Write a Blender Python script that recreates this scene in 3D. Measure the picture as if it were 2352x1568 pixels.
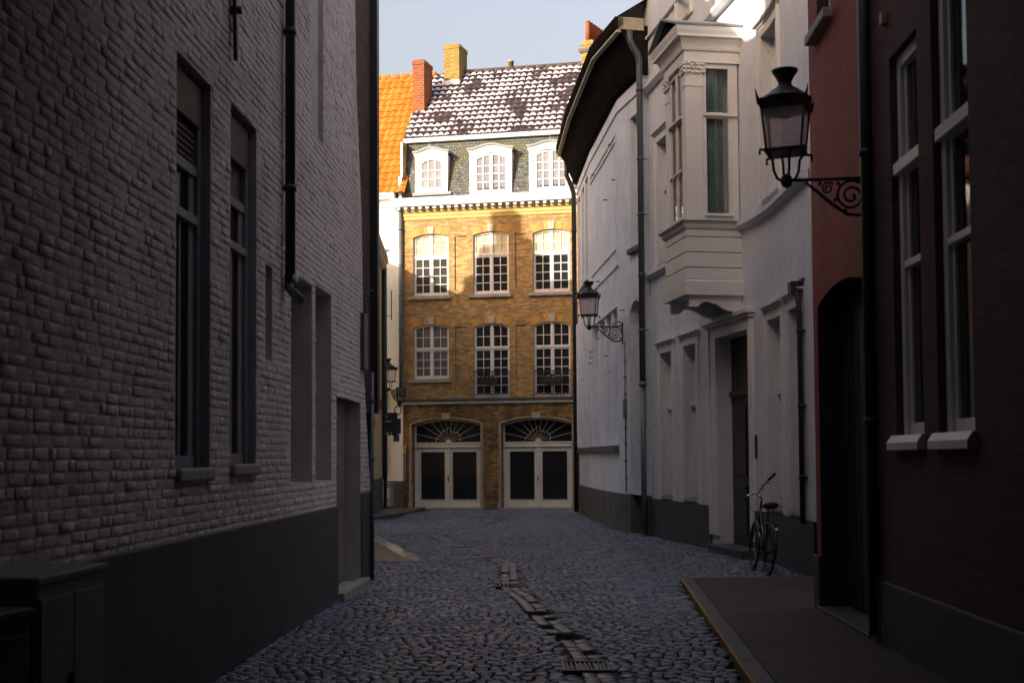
import bpy, math, random
from mathutils import Vector, Matrix, noise
random.seed(7)
R = math.radians
for o in list(bpy.data.objects): bpy.data.objects.remove(o)
scene = bpy.context.scene
COL = scene.collection

# ------------------------------------------------------------------ camera, sky, sun, exposure
cam_d = bpy.data.cameras.new("camera"); cam = bpy.data.objects.new("camera", cam_d); COL.objects.link(cam)
cam_d.sensor_width = 36.0; cam_d.lens = 42.86
PITCH = R(2.4)
cam_d.shift_y = (266 - 2800*math.tan(PITCH))/2352.0
cam.matrix_world = Matrix.Translation((0, 0, 1.7)) @ Matrix.Rotation(R(90)+PITCH, 4, 'X') @ Matrix.Rotation(-0.007, 4, 'Z')
cam_d.clip_start = 0.05; cam_d.clip_end = 2000
cam_d.dof.use_dof = True; cam_d.dof.focus_distance = 36.0; cam_d.dof.aperture_fstop = 3.0
scene.camera = cam

SUN_AZ = 45.0      # degrees to the left of straight behind the camera
SUN_EL = 20.0
sx, sy, sz = -math.sin(R(SUN_AZ))*math.cos(R(SUN_EL)), -math.cos(R(SUN_AZ))*math.cos(R(SUN_EL)), math.sin(R(SUN_EL))
world = bpy.data.worlds.new("World"); scene.world = world; world.use_nodes = True
nt = world.node_tree; nt.nodes.clear()
sky = nt.nodes.new('ShaderNodeTexSky'); sky.sky_type = 'NISHITA'; sky.sun_disc = False
sky.sun_elevation = R(SUN_EL); sky.sun_rotation = math.atan2(sx, sy)
sky.air_density = 1.7; sky.dust_density = 10.0; sky.ozone_density = 1.0
bg = nt.nodes.new('ShaderNodeBackground'); bg.inputs['Strength'].default_value = 0.147
out = nt.nodes.new('ShaderNodeOutputWorld')
tint = nt.nodes.new('ShaderNodeMix'); tint.data_type = 'RGBA'; tint.blend_type = 'MULTIPLY'; tint.inputs[0].default_value = 1.0; tint.inputs[7].default_value = (0.93, 0.87, 0.98, 1)
nt.links.new(sky.outputs[0], tint.inputs[6]); veil = nt.nodes.new('ShaderNodeMix'); veil.data_type = 'RGBA'; veil.inputs[0].default_value = 0.42; veil.inputs[7].default_value = (1.22, 1.13, 1.14, 1)   # thin even high cloud
nt.links.new(tint.outputs[2], veil.inputs[6]); nt.links.new(veil.outputs[2], bg.inputs[0]); nt.links.new(bg.outputs[0], out.inputs[0])
sun_d = bpy.data.lights.new("sun", 'SUN'); sun = bpy.data.objects.new("sun", sun_d); COL.objects.link(sun)
sun_d.energy = 2.65; sun_d.angle = R(0.5); sun_d.color = (1.0, 0.90, 0.76)
sun.rotation_euler = Vector((sx, sy, sz)).to_track_quat('Z', 'Y').to_euler()
vs = scene.view_settings; vs.view_transform = 'Standard'; vs.look = 'None'; vs.exposure = 1.68; vs.gamma = 1.0; vs.use_curve_mapping = False
scene.render.engine = 'CYCLES'

# ------------------------------------------------------------------ materials
MATS = {}
class NT:
    def __init__(s, name):
        s.m = bpy.data.materials.new(name); s.m.use_nodes = True; s.t = s.m.node_tree; s.t.nodes.clear()
        s.o = s.t.nodes.new('ShaderNodeOutputMaterial')
    def n(s, typ, ins=None, **kw):
        nd = s.t.nodes.new(typ)
        for k, v in kw.items(): setattr(nd, k, v)
        for k, v in (ins or {}).items():
            sock = nd.inputs[k]
            if hasattr(v, 'bl_idname') or isinstance(v, bpy.types.NodeSocket): s.t.links.new(v, sock)
            else: sock.default_value = v
        return nd
    def link(s, a, b): s.t.links.new(a, b)
    def math(s, op, a, b=0.0, clamp=False):
        nd = s.n('ShaderNodeMath', {0: a, 1: b}, operation=op); nd.use_clamp = clamp; return nd.outputs[0]
    def mix(s, fac, a, b, typ='MIX'):
        nd = s.n('ShaderNodeMix', data_type='RGBA', blend_type=typ)
        for i, v in ((0, fac), (6, a), (7, b)):
            if isinstance(v, bpy.types.NodeSocket): s.t.links.new(v, nd.inputs[i])
            else: nd.inputs[i].default_value = v if i == 0 else (*v, 1.0) if len(v) == 3 else v
        return nd.outputs[2]
    def ramp(s, v, lo, hi, a=0.0, b=1.0):
        return s.n('ShaderNodeMapRange', {0: v, 1: lo, 2: hi, 3: a, 4: b}).outputs[0]
    def noise(s, vec, scale, detail=4.0, rough=0.55):
        return s.n('ShaderNodeTexNoise', {'Vector': vec, 'Scale': scale, 'Detail': detail, 'Roughness': rough}).outputs['Fac']
    def bump(s, h, strength, dist, nrm=None):
        ins = {'Height': h, 'Strength': strength, 'Distance': dist}
        if nrm is not None: ins['Normal'] = nrm
        return s.n('ShaderNodeBump', ins).outputs[0]
    def finish(s, col, rough=0.8, nrm=None, spec=0.3, metal=0.0):
        ins = {'Roughness': rough, 'Specular IOR Level': spec, 'Metallic': metal}
        ins['Base Color'] = col if isinstance(col, bpy.types.NodeSocket) else (*col, 1)
        if nrm is not None: ins['Normal'] = nrm
        p = s.n('ShaderNodeBsdfPrincipled', ins); s.link(p.outputs[0], s.o.inputs[0]); return s.m
def c3(c): return (c[0], c[1], c[2])
def dim(c, k): return tuple(x*k for x in c)
def geo(N): return N.n('ShaderNodeNewGeometry')
def position(N): return geo(N).outputs['Position']

def paint(name, col, var=0.25, scale=1.5, rough=0.6, bump=0.15, spec=0.35, streak=0.0, metal=0.0, fine=60.0, dirt=None, lump=0.0, crack=0.0):
    N = NT(name); P = position(N)
    n1 = N.noise(P, scale, 6.0, 0.6); n2 = N.noise(P, scale*9, 4.0)
    k = N.math('MULTIPLY', N.ramp(n1, 0.3, 0.7), 0.7); k = N.math('ADD', k, N.math('MULTIPLY', n2, 0.3))
    c = N.mix(k, dim(col, 1-var), dim(col, 1+var*0.35))
    if streak:
        mp = N.n('ShaderNodeMapping', {'Vector': P, 'Scale': (3.0, 3.0, 0.35)})
        st = N.ramp(N.noise(mp.outputs[0], 1.6, 6.0, 0.65), 0.5, 0.75)
        c = N.mix(N.math('MULTIPLY', st, streak), c, dirt or dim(col, 0.35))
    if crack:
        wn = N.n('ShaderNodeTexNoise', {'Vector': P, 'Scale': 2.0, 'Detail': 5.0})
        pv = N.n('ShaderNodeVectorMath', {0: P, 1: N.n('ShaderNodeVectorMath', {0: wn.outputs['Color'], 'Scale': 0.5}, operation='SCALE').outputs[0]}, operation='ADD').outputs[0]
        vo = N.n('ShaderNodeTexVoronoi', {'Vector': pv, 'Scale': 0.55}, feature='DISTANCE_TO_EDGE')
        ck = N.math('MULTIPLY', N.ramp(vo.outputs['Distance'], 0.004, 0.012, 1, 0), N.ramp(N.noise(P, 0.7, 2.0), 0.5, 0.6))
        c = N.mix(N.math('MULTIPLY', ck, crack), c, dim(col, 0.3))
        pt = N.ramp(N.noise(P, 0.8, 7.0, 0.7), 0.56, 0.60)
        c = N.mix(N.math('MULTIPLY', pt, 0.22), c, dim(col, 0.72))
    b = N.bump(N.noise(P, fine, 3.0), bump, 0.01)
    b = N.bump(n2, bump, 0.02, b)
    if lump: b = N.bump(N.noise(P, 2.3, 3.0, 0.5), lump, 0.08, b)
    return N.finish(c, N.ramp(n2, 0.2, 0.8, rough-0.1, min(1, rough+0.1)), b, spec, metal)

def brick(name, c1, c2, mortar, bw=0.21, rh=0.065, ms=0.007, stain=0.3, rough=0.85, bump=0.6, tint=None, stain_col=None, sscale=0.8, streak=0.0):
    N = NT(name); uv = N.n('ShaderNodeUVMap').outputs[0]; P = position(N)
    wob = N.n('ShaderNodeTexNoise', {'Vector': P, 'Scale': 5.0, 'Detail': 2.0})
    off = N.n('ShaderNodeVectorMath', {0: wob.outputs['Color'], 1: (0.5, 0.5, 0.5)}, operation='SUBTRACT').outputs[0]
    off = N.n('ShaderNodeVectorMath', {0: off, 'Scale': 0.012}, operation='SCALE').outputs[0]
    uvw = N.n('ShaderNodeVectorMath', {0: uv, 1: off}, operation='ADD').outputs[0]
    br = N.n('ShaderNodeTexBrick', {'Vector': uvw, 'Color1': (0, 0, 0, 1), 'Color2': (1, 1, 1, 1), 'Mortar': (.5, .5, .5, 1), 'Scale': 1.0,
             'Mortar Size': ms, 'Mortar Smooth': 0.3, 'Bias': 0.0, 'Brick Width': bw, 'Row Height': rh})
    c = N.mix(br.outputs['Color'], c1, c2)
    if tint: c = N.mix(N.ramp(N.noise(P, 7.0, 2.0), 0.52, 0.62, 0, 0.75), c, tint)
    c = N.mix(br.outputs['Fac'], c, mortar)
    c = N.mix(N.math('MULTIPLY', N.ramp(N.noise(P, sscale, 6.0, 0.65), 0.42, 0.72), stain), c, stain_col or dim(c1, 0.25))
    if streak:
        mp = N.n('ShaderNodeMapping', {'Vector': P, 'Scale': (2.5, 2.5, 0.4)})
        c = N.mix(N.math('MULTIPLY', N.ramp(N.noise(mp.outputs[0], 1.8, 6.0, 0.65), 0.45, 0.7), streak), c, dim(c1, 0.12))
    h = N.math('SUBTRACT', 1.0, br.outputs['Fac']); h = N.math('ADD', h, N.math('MULTIPLY', N.noise(P, 45.0, 4.0), 0.7))
    return N.finish(c, rough, N.bump(h, bump, 0.012), 0.25)

def islands(name, cols, rough, var=0.5, nscale=30.0, bump=0.3, spec=0.4, dirt=0.4, bdist=0.006, rv=0.15):
    """colour varies from piece to piece"""
    N = NT(name); g = geo(N); P = g.outputs['Position']; rnd = g.outputs['Random Per Island']
    c = N.mix(rnd, cols[0], cols[1])
    if len(cols) > 2: c = N.mix(N.ramp(N.math('FRACT', N.math('MULTIPLY', rnd, 13.7)), 0.75, 0.8), c, cols[2])
    n = N.noise(P, nscale, 5.0, 0.6); n0 = N.noise(P, 0.9, 5.0, 0.6)
    c = N.mix(N.math('MULTIPLY', N.ramp(n, 0.35, 0.75), var), c, dim(cols[0], 0.5))
    c = N.mix(N.math('MULTIPLY', N.ramp(n0, 0.45, 0.7), dirt), c, dim(cols[0], 0.35))
    r = N.math('ADD', N.ramp(n0, 0.3, 0.7, rough-rv, rough+rv), N.math('MULTIPLY', N.math('SUBTRACT', rnd, 0.5), rv), True)
    return N.finish(c, r, N.bump(n, bump, bdist), spec)

def glass_dark(name, col=(0.022, 0.023, 0.024), rough=0.06, spec=0.5):
    N = NT(name); P = position(N)
    n = N.noise(P, 1.7, 3.0)
    c = N.mix(n, dim(col, 0.6), dim(col, 1.5))
    return N.finish(c, rough, N.bump(N.noise(P, 2.2, 2.0), 0.06, 0.03), spec)

def curtain_pane(name, col, spec=0.5, scale=(14, 14, 1.2)):
    N = NT(name); P = position(N)
    mp = N.n('ShaderNodeMapping', {'Vector': P, 'Scale': scale})
    n = N.noise(mp.outputs[0], 1.0, 3.0)
    c = N.mix(N.ramp(n, 0.3, 0.7), dim(col, 0.65), dim(col, 1.1))
    return N.finish(c, 0.12, None, spec)

def clear_glass(name, tint=(0.9, 0.95, 0.95)):
    N = NT(name)
    tr = N.n('ShaderNodeBsdfTransparent', {'Color': (*tint, 1)}); gl = N.n('ShaderNodeBsdfGlossy', {'Color': (1, 1, 1, 1), 'Roughness': 0.03})
    fr = N.n('ShaderNodeFresnel', {'IOR': 1.5})
    mx = N.n('ShaderNodeMixShader'); N.link(fr.outputs[0], mx.inputs[0]); N.link(tr.outputs[0], mx.inputs[1]); N.link(gl.outputs[0], mx.inputs[2])
    N.link(mx.outputs[0], N.o.inputs[0]); return N.m

def frosted(name, col):
    N = NT(name); P = position(N)
    n = N.noise(P, 14.0, 4.0)
    c = N.mix(N.ramp(n, 0.4, 0.75), col, dim(col, 0.8))
    d = N.n('ShaderNodeBsdfTranslucent', {'Color': c}); t = N.n('ShaderNodeBsdfTransparent', {'Color': (1.0, 0.94, 0.94, 1)}); g = N.n('ShaderNodeBsdfDiffuse', {'Color': c})
    a = N.n('ShaderNodeMixShader', {0: 0.85}); N.link(d.outputs[0], a.inputs[1]); N.link(g.outputs[0], a.inputs[2])
    b = N.n('ShaderNodeMixShader', {0: 0.5}); N.link(a.outputs[0], b.inputs[1]); N.link(t.outputs[0], b.inputs[2])
    gl = N.n('ShaderNodeBsdfGlossy', {'Roughness': 0.15}); e = N.n('ShaderNodeMixShader', {0: 0.06}); N.link(b.outputs[0], e.inputs[1]); N.link(gl.outputs[0], e.inputs[2])
    N.link(e.outputs[0], N.o.inputs[0]); return N.m

def tile_mat(name, c1, c2, rough, frost=None, moss=None, spec=0.4):
    N = NT(name); g = geo(N); P = g.outputs['Position']; rnd = g.outputs['Random Per Island']
    n = N.noise(P, 9.0, 5.0); n0 = N.noise(P, 0.75, 4.0, 0.55)
    c = N.mix(rnd, c1, c2); c = N.mix(N.ramp(n, 0.45, 0.75, 0, 0.6), c, dim(c1, 0.45))
    if moss: c = N.mix(N.ramp(N.noise(P, 3.5, 4.0), 0.58, 0.68, 0, 0.7), c, moss)
    rr = rough
    if frost:
        uv = N.n('ShaderNodeSeparateXYZ', {0: N.n('ShaderNodeUVMap').outputs[0]})
        a = N.math('POWER', N.math('DIVIDE', N.math('SUBTRACT', uv.outputs[0], 0.50), 0.45), 2.0)
        b = N.math('POWER', N.math('DIVIDE', N.math('SUBTRACT', uv.outputs[1], 0.40), 0.31), 2.0)
        el = N.math('SUBTRACT', 1.0, N.math('ADD', a, b))
        el = N.math('ADD', el, N.math('MULTIPLY', N.math('SUBTRACT', n, 0.5), 0.9))
        big = N.ramp(n0, 0.37, 0.47, -1.2, 0.15)
        el = N.math('ADD', el, big); el = N.math('ADD', el, N.math('MULTIPLY', N.math('SUBTRACT', rnd, 0.5), 0.5))
        k = N.ramp(el, 0.1, 0.3)
        c = N.mix(k, c, frost); rr = N.ramp(k, 0, 1, rough, 0.7)
    return N.finish(c, rr, N.bump(n, 0.25, 0.01), spec)

def slate_mat(name):
    N = NT(name); uv = N.n('ShaderNodeUVMap').outputs[0]; P = position(N)
    br = N.n('ShaderNodeTexBrick', {'Vector': uv, 'Color1': (0, 0, 0, 1), 'Color2': (1, 1, 1, 1), 'Mortar': (0, 0, 0, 1), 'Scale': 1.0,
             'Mortar Size': 0.006, 'Mortar Smooth': 0.1, 'Bias': 0.0, 'Brick Width': 0.13, 'Row Height': 0.10})
    c = N.mix(br.outputs['Color'], (0.026, 0.031, 0.030), (0.105, 0.110, 0.100))
    c = N.mix(N.ramp(N.noise(P, 1.6, 5.0), 0.48, 0.66, 0, 0.85), c, (0.085, 0.080, 0.026))
    n2 = N.noise(P, 16.0, 3.0)
    c = N.mix(N.ramp(n2, 0.63, 0.70, 0, 0.8), c, (0.55, 0.54, 0.50))
    c = N.mix(br.outputs['Fac'], c, (0.012, 0.014, 0.014))
    h = N.math('ADD', br.outputs['Color'], N.math('MULTIPLY', br.outputs['Fac'], -1.0))
    return N.finish(c, 0.6, N.bump(h, 0.8, 0.02), 0.4)

def panelled(name, col, rh):   # plain boards with horizontal joints, uv in metres
    N = NT(name); P = position(N)
    n = N.noise(P, 4.0, 5.0)
    return N.finish(N.mix(n, dim(col, 0.85), col), 0.5, N.bump(N.noise(P, 60, 3), 0.1, 0.004), 0.4)

M = {}
M['left_brick'] = islands('painted lumpy brick', [(0.74, 0.64, 0.615), (0.82, 0.73, 0.705)], 0.85, 0.25, 24.0, 0.7, 0.2, 0.35, 0.016)
M['left_mortar'] = paint('painted mortar', (0.62, 0.55, 0.53), 0.4, 2.0, 0.85, 0.4)
M['left_reveal'] = paint('painted reveal', (0.58, 0.52, 0.51), 0.3, 3.0, 0.7, 0.3, streak=0.3)
M['black_plinth'] = paint('black tarred plinth', (0.085, 0.085, 0.086), 0.3, 2.0, 0.7, 0.3)
M['black_paint'] = paint('black paint', (0.033, 0.034, 0.035), 0.3, 3.0, 0.45, 0.1)
M['iron'] = paint('wrought iron', (0.018, 0.021, 0.020), 0.4, 12.0, 0.45, 0.2, 0.5)
M['grey_pipe'] = paint('grey zinc pipe', (0.16, 0.18, 0.18), 0.4, 4.0, 0.45, 0.1, 0.5, metal=0.3)
M['slate_pipe'] = paint('dark green grey pipe', (0.07, 0.085, 0.09), 0.3, 4.0, 0.4, 0.1, 0.5)
M['grey_frame'] = paint('weathered grey frame', (0.34, 0.34, 0.36), 0.3, 6.0, 0.55, 0.1, streak=0.2)
M['brown_wood'] = paint('old brown wood', (0.16, 0.11, 0.08), 0.4, 6.0, 0.7, 0.2)
M['dark_brick'] = brick('dark brown brick', (0.07, 0.045, 0.033), (0.13, 0.08, 0.055), (0.05, 0.042, 0.036), stain=0.5)
M['yellow_brick'] = brick('cream painted brick', (0.52, 0.42, 0.25), (0.60, 0.49, 0.30), (0.42, 0.34, 0.21), stain=0.2, bump=0.5)
M['white_paint_brick'] = brick('white painted brick', (0.82, 0.79, 0.70), (0.86, 0.84, 0.78), (0.76, 0.72, 0.63), stain=0.12, bump=0.5, stain_col=(0.45, 0.42, 0.36))
M['white_wall'] = paint('white lime wall', (0.80, 0.79, 0.76), 0.08, 1.2, 0.75, 0.12)
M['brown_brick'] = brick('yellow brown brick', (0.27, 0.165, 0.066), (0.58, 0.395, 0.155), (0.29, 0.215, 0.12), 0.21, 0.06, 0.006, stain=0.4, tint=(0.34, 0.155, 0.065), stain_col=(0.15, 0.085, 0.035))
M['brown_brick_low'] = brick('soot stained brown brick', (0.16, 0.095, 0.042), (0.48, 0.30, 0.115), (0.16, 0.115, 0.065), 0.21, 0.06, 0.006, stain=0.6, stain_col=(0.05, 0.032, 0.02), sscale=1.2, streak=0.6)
M['voussoir'] = islands('brick voussoirs', [(0.42, 0.22, 0.07), (0.66, 0.40, 0.13)], 0.85, 0.4, 20.0, 0.4, 0.2, 0.2)
M['yellow_stone'] = paint('ochre painted cornice', (0.52, 0.38, 0.14), 0.2, 2.5, 0.7, 0.15, streak=0.2)
M['stone'] = paint('pale stone', (0.52, 0.44, 0.34), 0.3, 4.0, 0.8, 0.3, streak=0.3)
M['stone_grey'] = paint('weathered sill stone', (0.40, 0.38, 0.34), 0.35, 4.0, 0.8, 0.3, streak=0.4)
M['door_stone'] = paint('dirty door surround stone', (0.44, 0.36, 0.26), 0.4, 3.0, 0.8, 0.3, streak=0.6, dirt=(0.05, 0.04, 0.03))
M['cream_paint'] = paint('aged cream paint', (0.82, 0.78, 0.68), 0.18, 3.0, 0.5, 0.1, streak=0.35, dirt=(0.25, 0.19, 0.12))
M['white_paint'] = paint('white gloss paint', (0.80, 0.78, 0.77), 0.06, 3.0, 0.4, 0.05)
M['window_paint'] = paint('peeling white window paint', (0.76, 0.74, 0.72), 0.12, 6.0, 0.5, 0.1, streak=0.45, dirt=(0.36, 0.27, 0.21), fine=90)
M['white_render'] = paint('white render', (0.68, 0.70, 0.74), 0.10, 0.9, 0.75, 0.12, streak=0.28, dirt=(0.46, 0.455, 0.44), lump=0.45, crack=0.25)
M['white_joinery'] = paint('white joinery', (0.73, 0.71, 0.68), 0.06, 3.0, 0.45, 0.05)
M['old_white'] = paint('old limewashed wall', (0.70, 0.735, 0.80), 0.18, 1.1, 0.85, 0.25, streak=0.45, dirt=(0.40, 0.395, 0.38), lump=0.6, crack=0.45)
M['old_grey'] = paint('stained cement plinth', (0.13, 0.13, 0.12), 0.5, 1.5, 0.85, 0.3, streak=0.6, dirt=(0.03, 0.03, 0.03))
M['eave_dark'] = paint('dark tarred eave boards', (0.020, 0.018, 0.017), 0.5, 3.0, 0.9, 0.3, 0.0, streak=0.5)
M['eave_edge'] = paint('cream eave edge', (0.42, 0.38, 0.29), 0.4, 5.0, 0.7, 0.2, streak=0.5)
M['lead'] = paint('lead roof sheet', (0.20, 0.23, 0.22), 0.35, 2.5, 0.5, 0.15, 0.5)
M['red_render'] = paint('oxblood render', (0.25, 0.038, 0.026), 0.3, 1.2, 0.7, 0.2, streak=0.35)
M['red_brick'] = brick('dark red brick', (0.10, 0.050, 0.043), (0.145, 0.070, 0.058), (0.075, 0.062, 0.057), stain=0.5, bump=0.7)
M['stone_plinth'] = paint('dark bluestone plinth', (0.085, 0.088, 0.09), 0.3, 2.0, 0.7, 0.2)
M['dark_door'] = paint('black green door paint', (0.035, 0.035, 0.034), 0.3, 3.0, 0.4, 0.1)
M['brown_door'] = paint('weathered grey plank door', (0.26, 0.235, 0.22), 0.3, 3.0, 0.6, 0.2, streak=0.5)
M['glass'] = glass_dark('dark window glass')
M['glass_grey'] = glass_dark('window glass with painted reflection', (0.05, 0.05, 0.042), 0.12)  # lighter brown grey imitates a faint reflection in the pane
M['blind'] = curtain_pane('cream blind behind glass', (0.62, 0.56, 0.36), 0.5, (3, 3, 3))
M['net'] = curtain_pane('grey net curtain behind glass', (0.24, 0.235, 0.26), 0.5, (2, 2, 2))
M['sheer'] = curtain_pane('sheer curtain behind glass', (0.16, 0.16, 0.16), 0.5)
M['teal_curtain'] = paint('teal curtain', (0.36, 0.43, 0.43), 0.3, 5.0, 0.9, 0.1)
M['clear'] = clear_glass('clear window glass')
M['slate'] = slate_mat('mossy slate hanging')
M['black_tile'] = tile_mat('frosted black pantile', (0.035, 0.028, 0.030), (0.075, 0.05, 0.045), 0.45, (0.56, 0.53, 0.60))
M['orange_tile'] = tile_mat('orange pantile', (0.42, 0.118, 0.009), (0.55, 0.18, 0.016), 0.6, None, (0.30, 0.16, 0.03))
M['dark_tile'] = tile_mat('dark clay tile', (0.10, 0.045, 0.03), (0.16, 0.07, 0.045), 0.7)
M['ridge_tile'] = paint('dark ridge tile', (0.10, 0.075, 0.065), 0.3, 5.0, 0.6, 0.2)
M['orange_ridge'] = paint('orange ridge tile', (0.60, 0.20, 0.05), 0.3, 5.0, 0.7, 0.2)
M['yellow_chimney'] = brick('mossy yellow chimney brick', (0.23, 0.15, 0.040), (0.38, 0.25, 0.065), (0.15, 0.11, 0.05), 0.2, 0.075, 0.01, stain=0.4, stain_col=(0.17, 0.14, 0.04))
M['red_chimney'] = brick('orange red chimney brick', (0.18, 0.046, 0.016), (0.28, 0.075, 0.025), (0.24, 0.14, 0.08), 0.2, 0.09, 0.012, stain=0.2)
M['pot'] = paint('terracotta pot', (0.36, 0.085, 0.03), 0.4, 6.0, 0.7, 0.2)
M['flue'] = paint('ochre flue pipe', (0.36, 0.27, 0.10), 0.3, 5.0, 0.6, 0.1)
M['lamp_glass'] = frosted('frosted lamp glass', (0.92, 0.80, 0.80))
M['cobble'] = islands('wet granite setts', [(0.095, 0.112, 0.160), (0.185, 0.212, 0.285), (0.29, 0.305, 0.35)], 0.27, 0.6, 70.0, 1.0, 0.6, 0.45, 0.009, 0.14)
M['soil'] = paint('dark joint soil', (0.055, 0.056, 0.062), 0.3, 5.0, 0.9, 0.3)
M['channel'] = islands('worn gutter slabs', [(0.11, 0.122, 0.150), (0.20, 0.21, 0.24)], 0.32, 0.5, 40.0, 0.9, 0.5, 0.5, 0.008)
M['puddle'] = paint('wet mud', (0.008, 0.007, 0.006), 0.3, 6.0, 0.9, 0.2, 0.05)
M['clinker'] = brick('brown clinker paving', (0.042, 0.028, 0.025), (0.085, 0.053, 0.045), (0.022, 0.018, 0.017), 0.2, 0.065, 0.006, stain=0.4, rough=0.65)
M['apron'] = brick('light clinker apron', (0.125, 0.108, 0.096), (0.18, 0.158, 0.14), (0.085, 0.076, 0.068), 0.3, 0.15, 0.01, stain=0.3, rough=0.35)
M['kerb'] = paint('bluestone kerb', (0.075, 0.075, 0.078), 0.3, 4.0, 0.5, 0.2)
M['yellow_line'] = paint('worn yellow kerb paint', (0.34, 0.22, 0.05), 0.4, 5.0, 0.6, 0.2, streak=0.5)
M['kerb_glint'] = islands('kerb stones with painted glint', [(0.55, 0.50, 0.46), (0.70, 0.66, 0.60), (0.62, 0.38, 0.13)], 0.11, 0.2, 9.0, 0.03, 0.8, 0.15, 0.002, 0.05)  # pale and orange tones stand in for the sunlit wall mirrored here
M['cabinet'] = paint('grey cabinet coating', (0.22, 0.23, 0.23), 0.2, 2.0, 0.5, 0.05, streak=0.3)
M['cabinet_dark'] = paint('dark cabinet coating', (0.085, 0.09, 0.092), 0.2, 2.0, 0.45, 0.05)
M['cabinet_pale'] = paint('dirty pale cabinet', (0.36, 0.36, 0.29), 0.2, 2.0, 0.5, 0.05, streak=0.5)
M['sign_red'] = paint('red sign enamel', (0.42, 0.03, 0.03), 0.15, 4, 0.4, 0.02)
M['sign_blue'] = paint('navy sign enamel', (0.03, 0.035, 0.10), 0.15, 4, 0.4, 0.02)
M['sign_yellow'] = paint('yellow sign enamel', (0.62, 0.46, 0.06), 0.15, 4, 0.4, 0.02)
M['sign_white'] = paint('white sign enamel', (0.62, 0.62, 0.58), 0.1, 4, 0.4, 0.02)
M['rubber'] = paint('black rubber', (0.016, 0.016, 0.016), 0.2, 20, 0.6, 0.1)
M['chrome'] = paint('chrome', (0.55, 0.57, 0.57), 0.1, 20, 0.18, 0.02, 0.5, metal=1.0)
M['bike_paint'] = paint('black bicycle enamel', (0.012, 0.013, 0.013), 0.2, 20, 0.25, 0.02, 0.5)
M['leaf'] = islands('dry dark leaves', [(0.02, 0.03, 0.014), (0.05, 0.05, 0.025)], 0.7, 0.3, 30, 0.1, 0.2, 0.2)

# ------------------------------------------------------------------ builders
class Wall:
    """a wall line in plan: s runs along it, o outwards to the street, z up"""
    def __init__(s, pts):
        s.p = [Vector((a, b)) for a, b in pts]; s.cum = [0.0]; nn = []
        for a, b in zip(s.p, s.p[1:]):
            d = (b-a); s.cum.append(s.cum[-1]+d.length); d.normalize(); nn.append(Vector((d.y, -d.x)))
        s.L = s.cum[-1]; s.n = [nn[0]]
        for a, b in zip(nn, nn[1:]):
            m = (a+b).normalized(); s.n.append(m/max(0.3, m.dot(a)))
        s.n.append(nn[-1])
    def seg(s, t):
        i = 0
        while i < len(s.cum)-2 and t > s.cum[i+1]: i += 1
        return i
    def pos(s, t, o, z):
        i = s.seg(t); k = (t-s.cum[i])/(s.cum[i+1]-s.cum[i])
        q = s.p[i].lerp(s.p[i+1], k); kk = min(1, max(0, k)); n = s.n[i].lerp(s.n[i+1], kk)
        return (q.x+n.x*o, q.y+n.y*o, z)
    def cuts(s, a, b):
        return [a]+[c for c in s.cum[1:-1] if a+1e-4 < c < b-1e-4]+[b]

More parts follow.
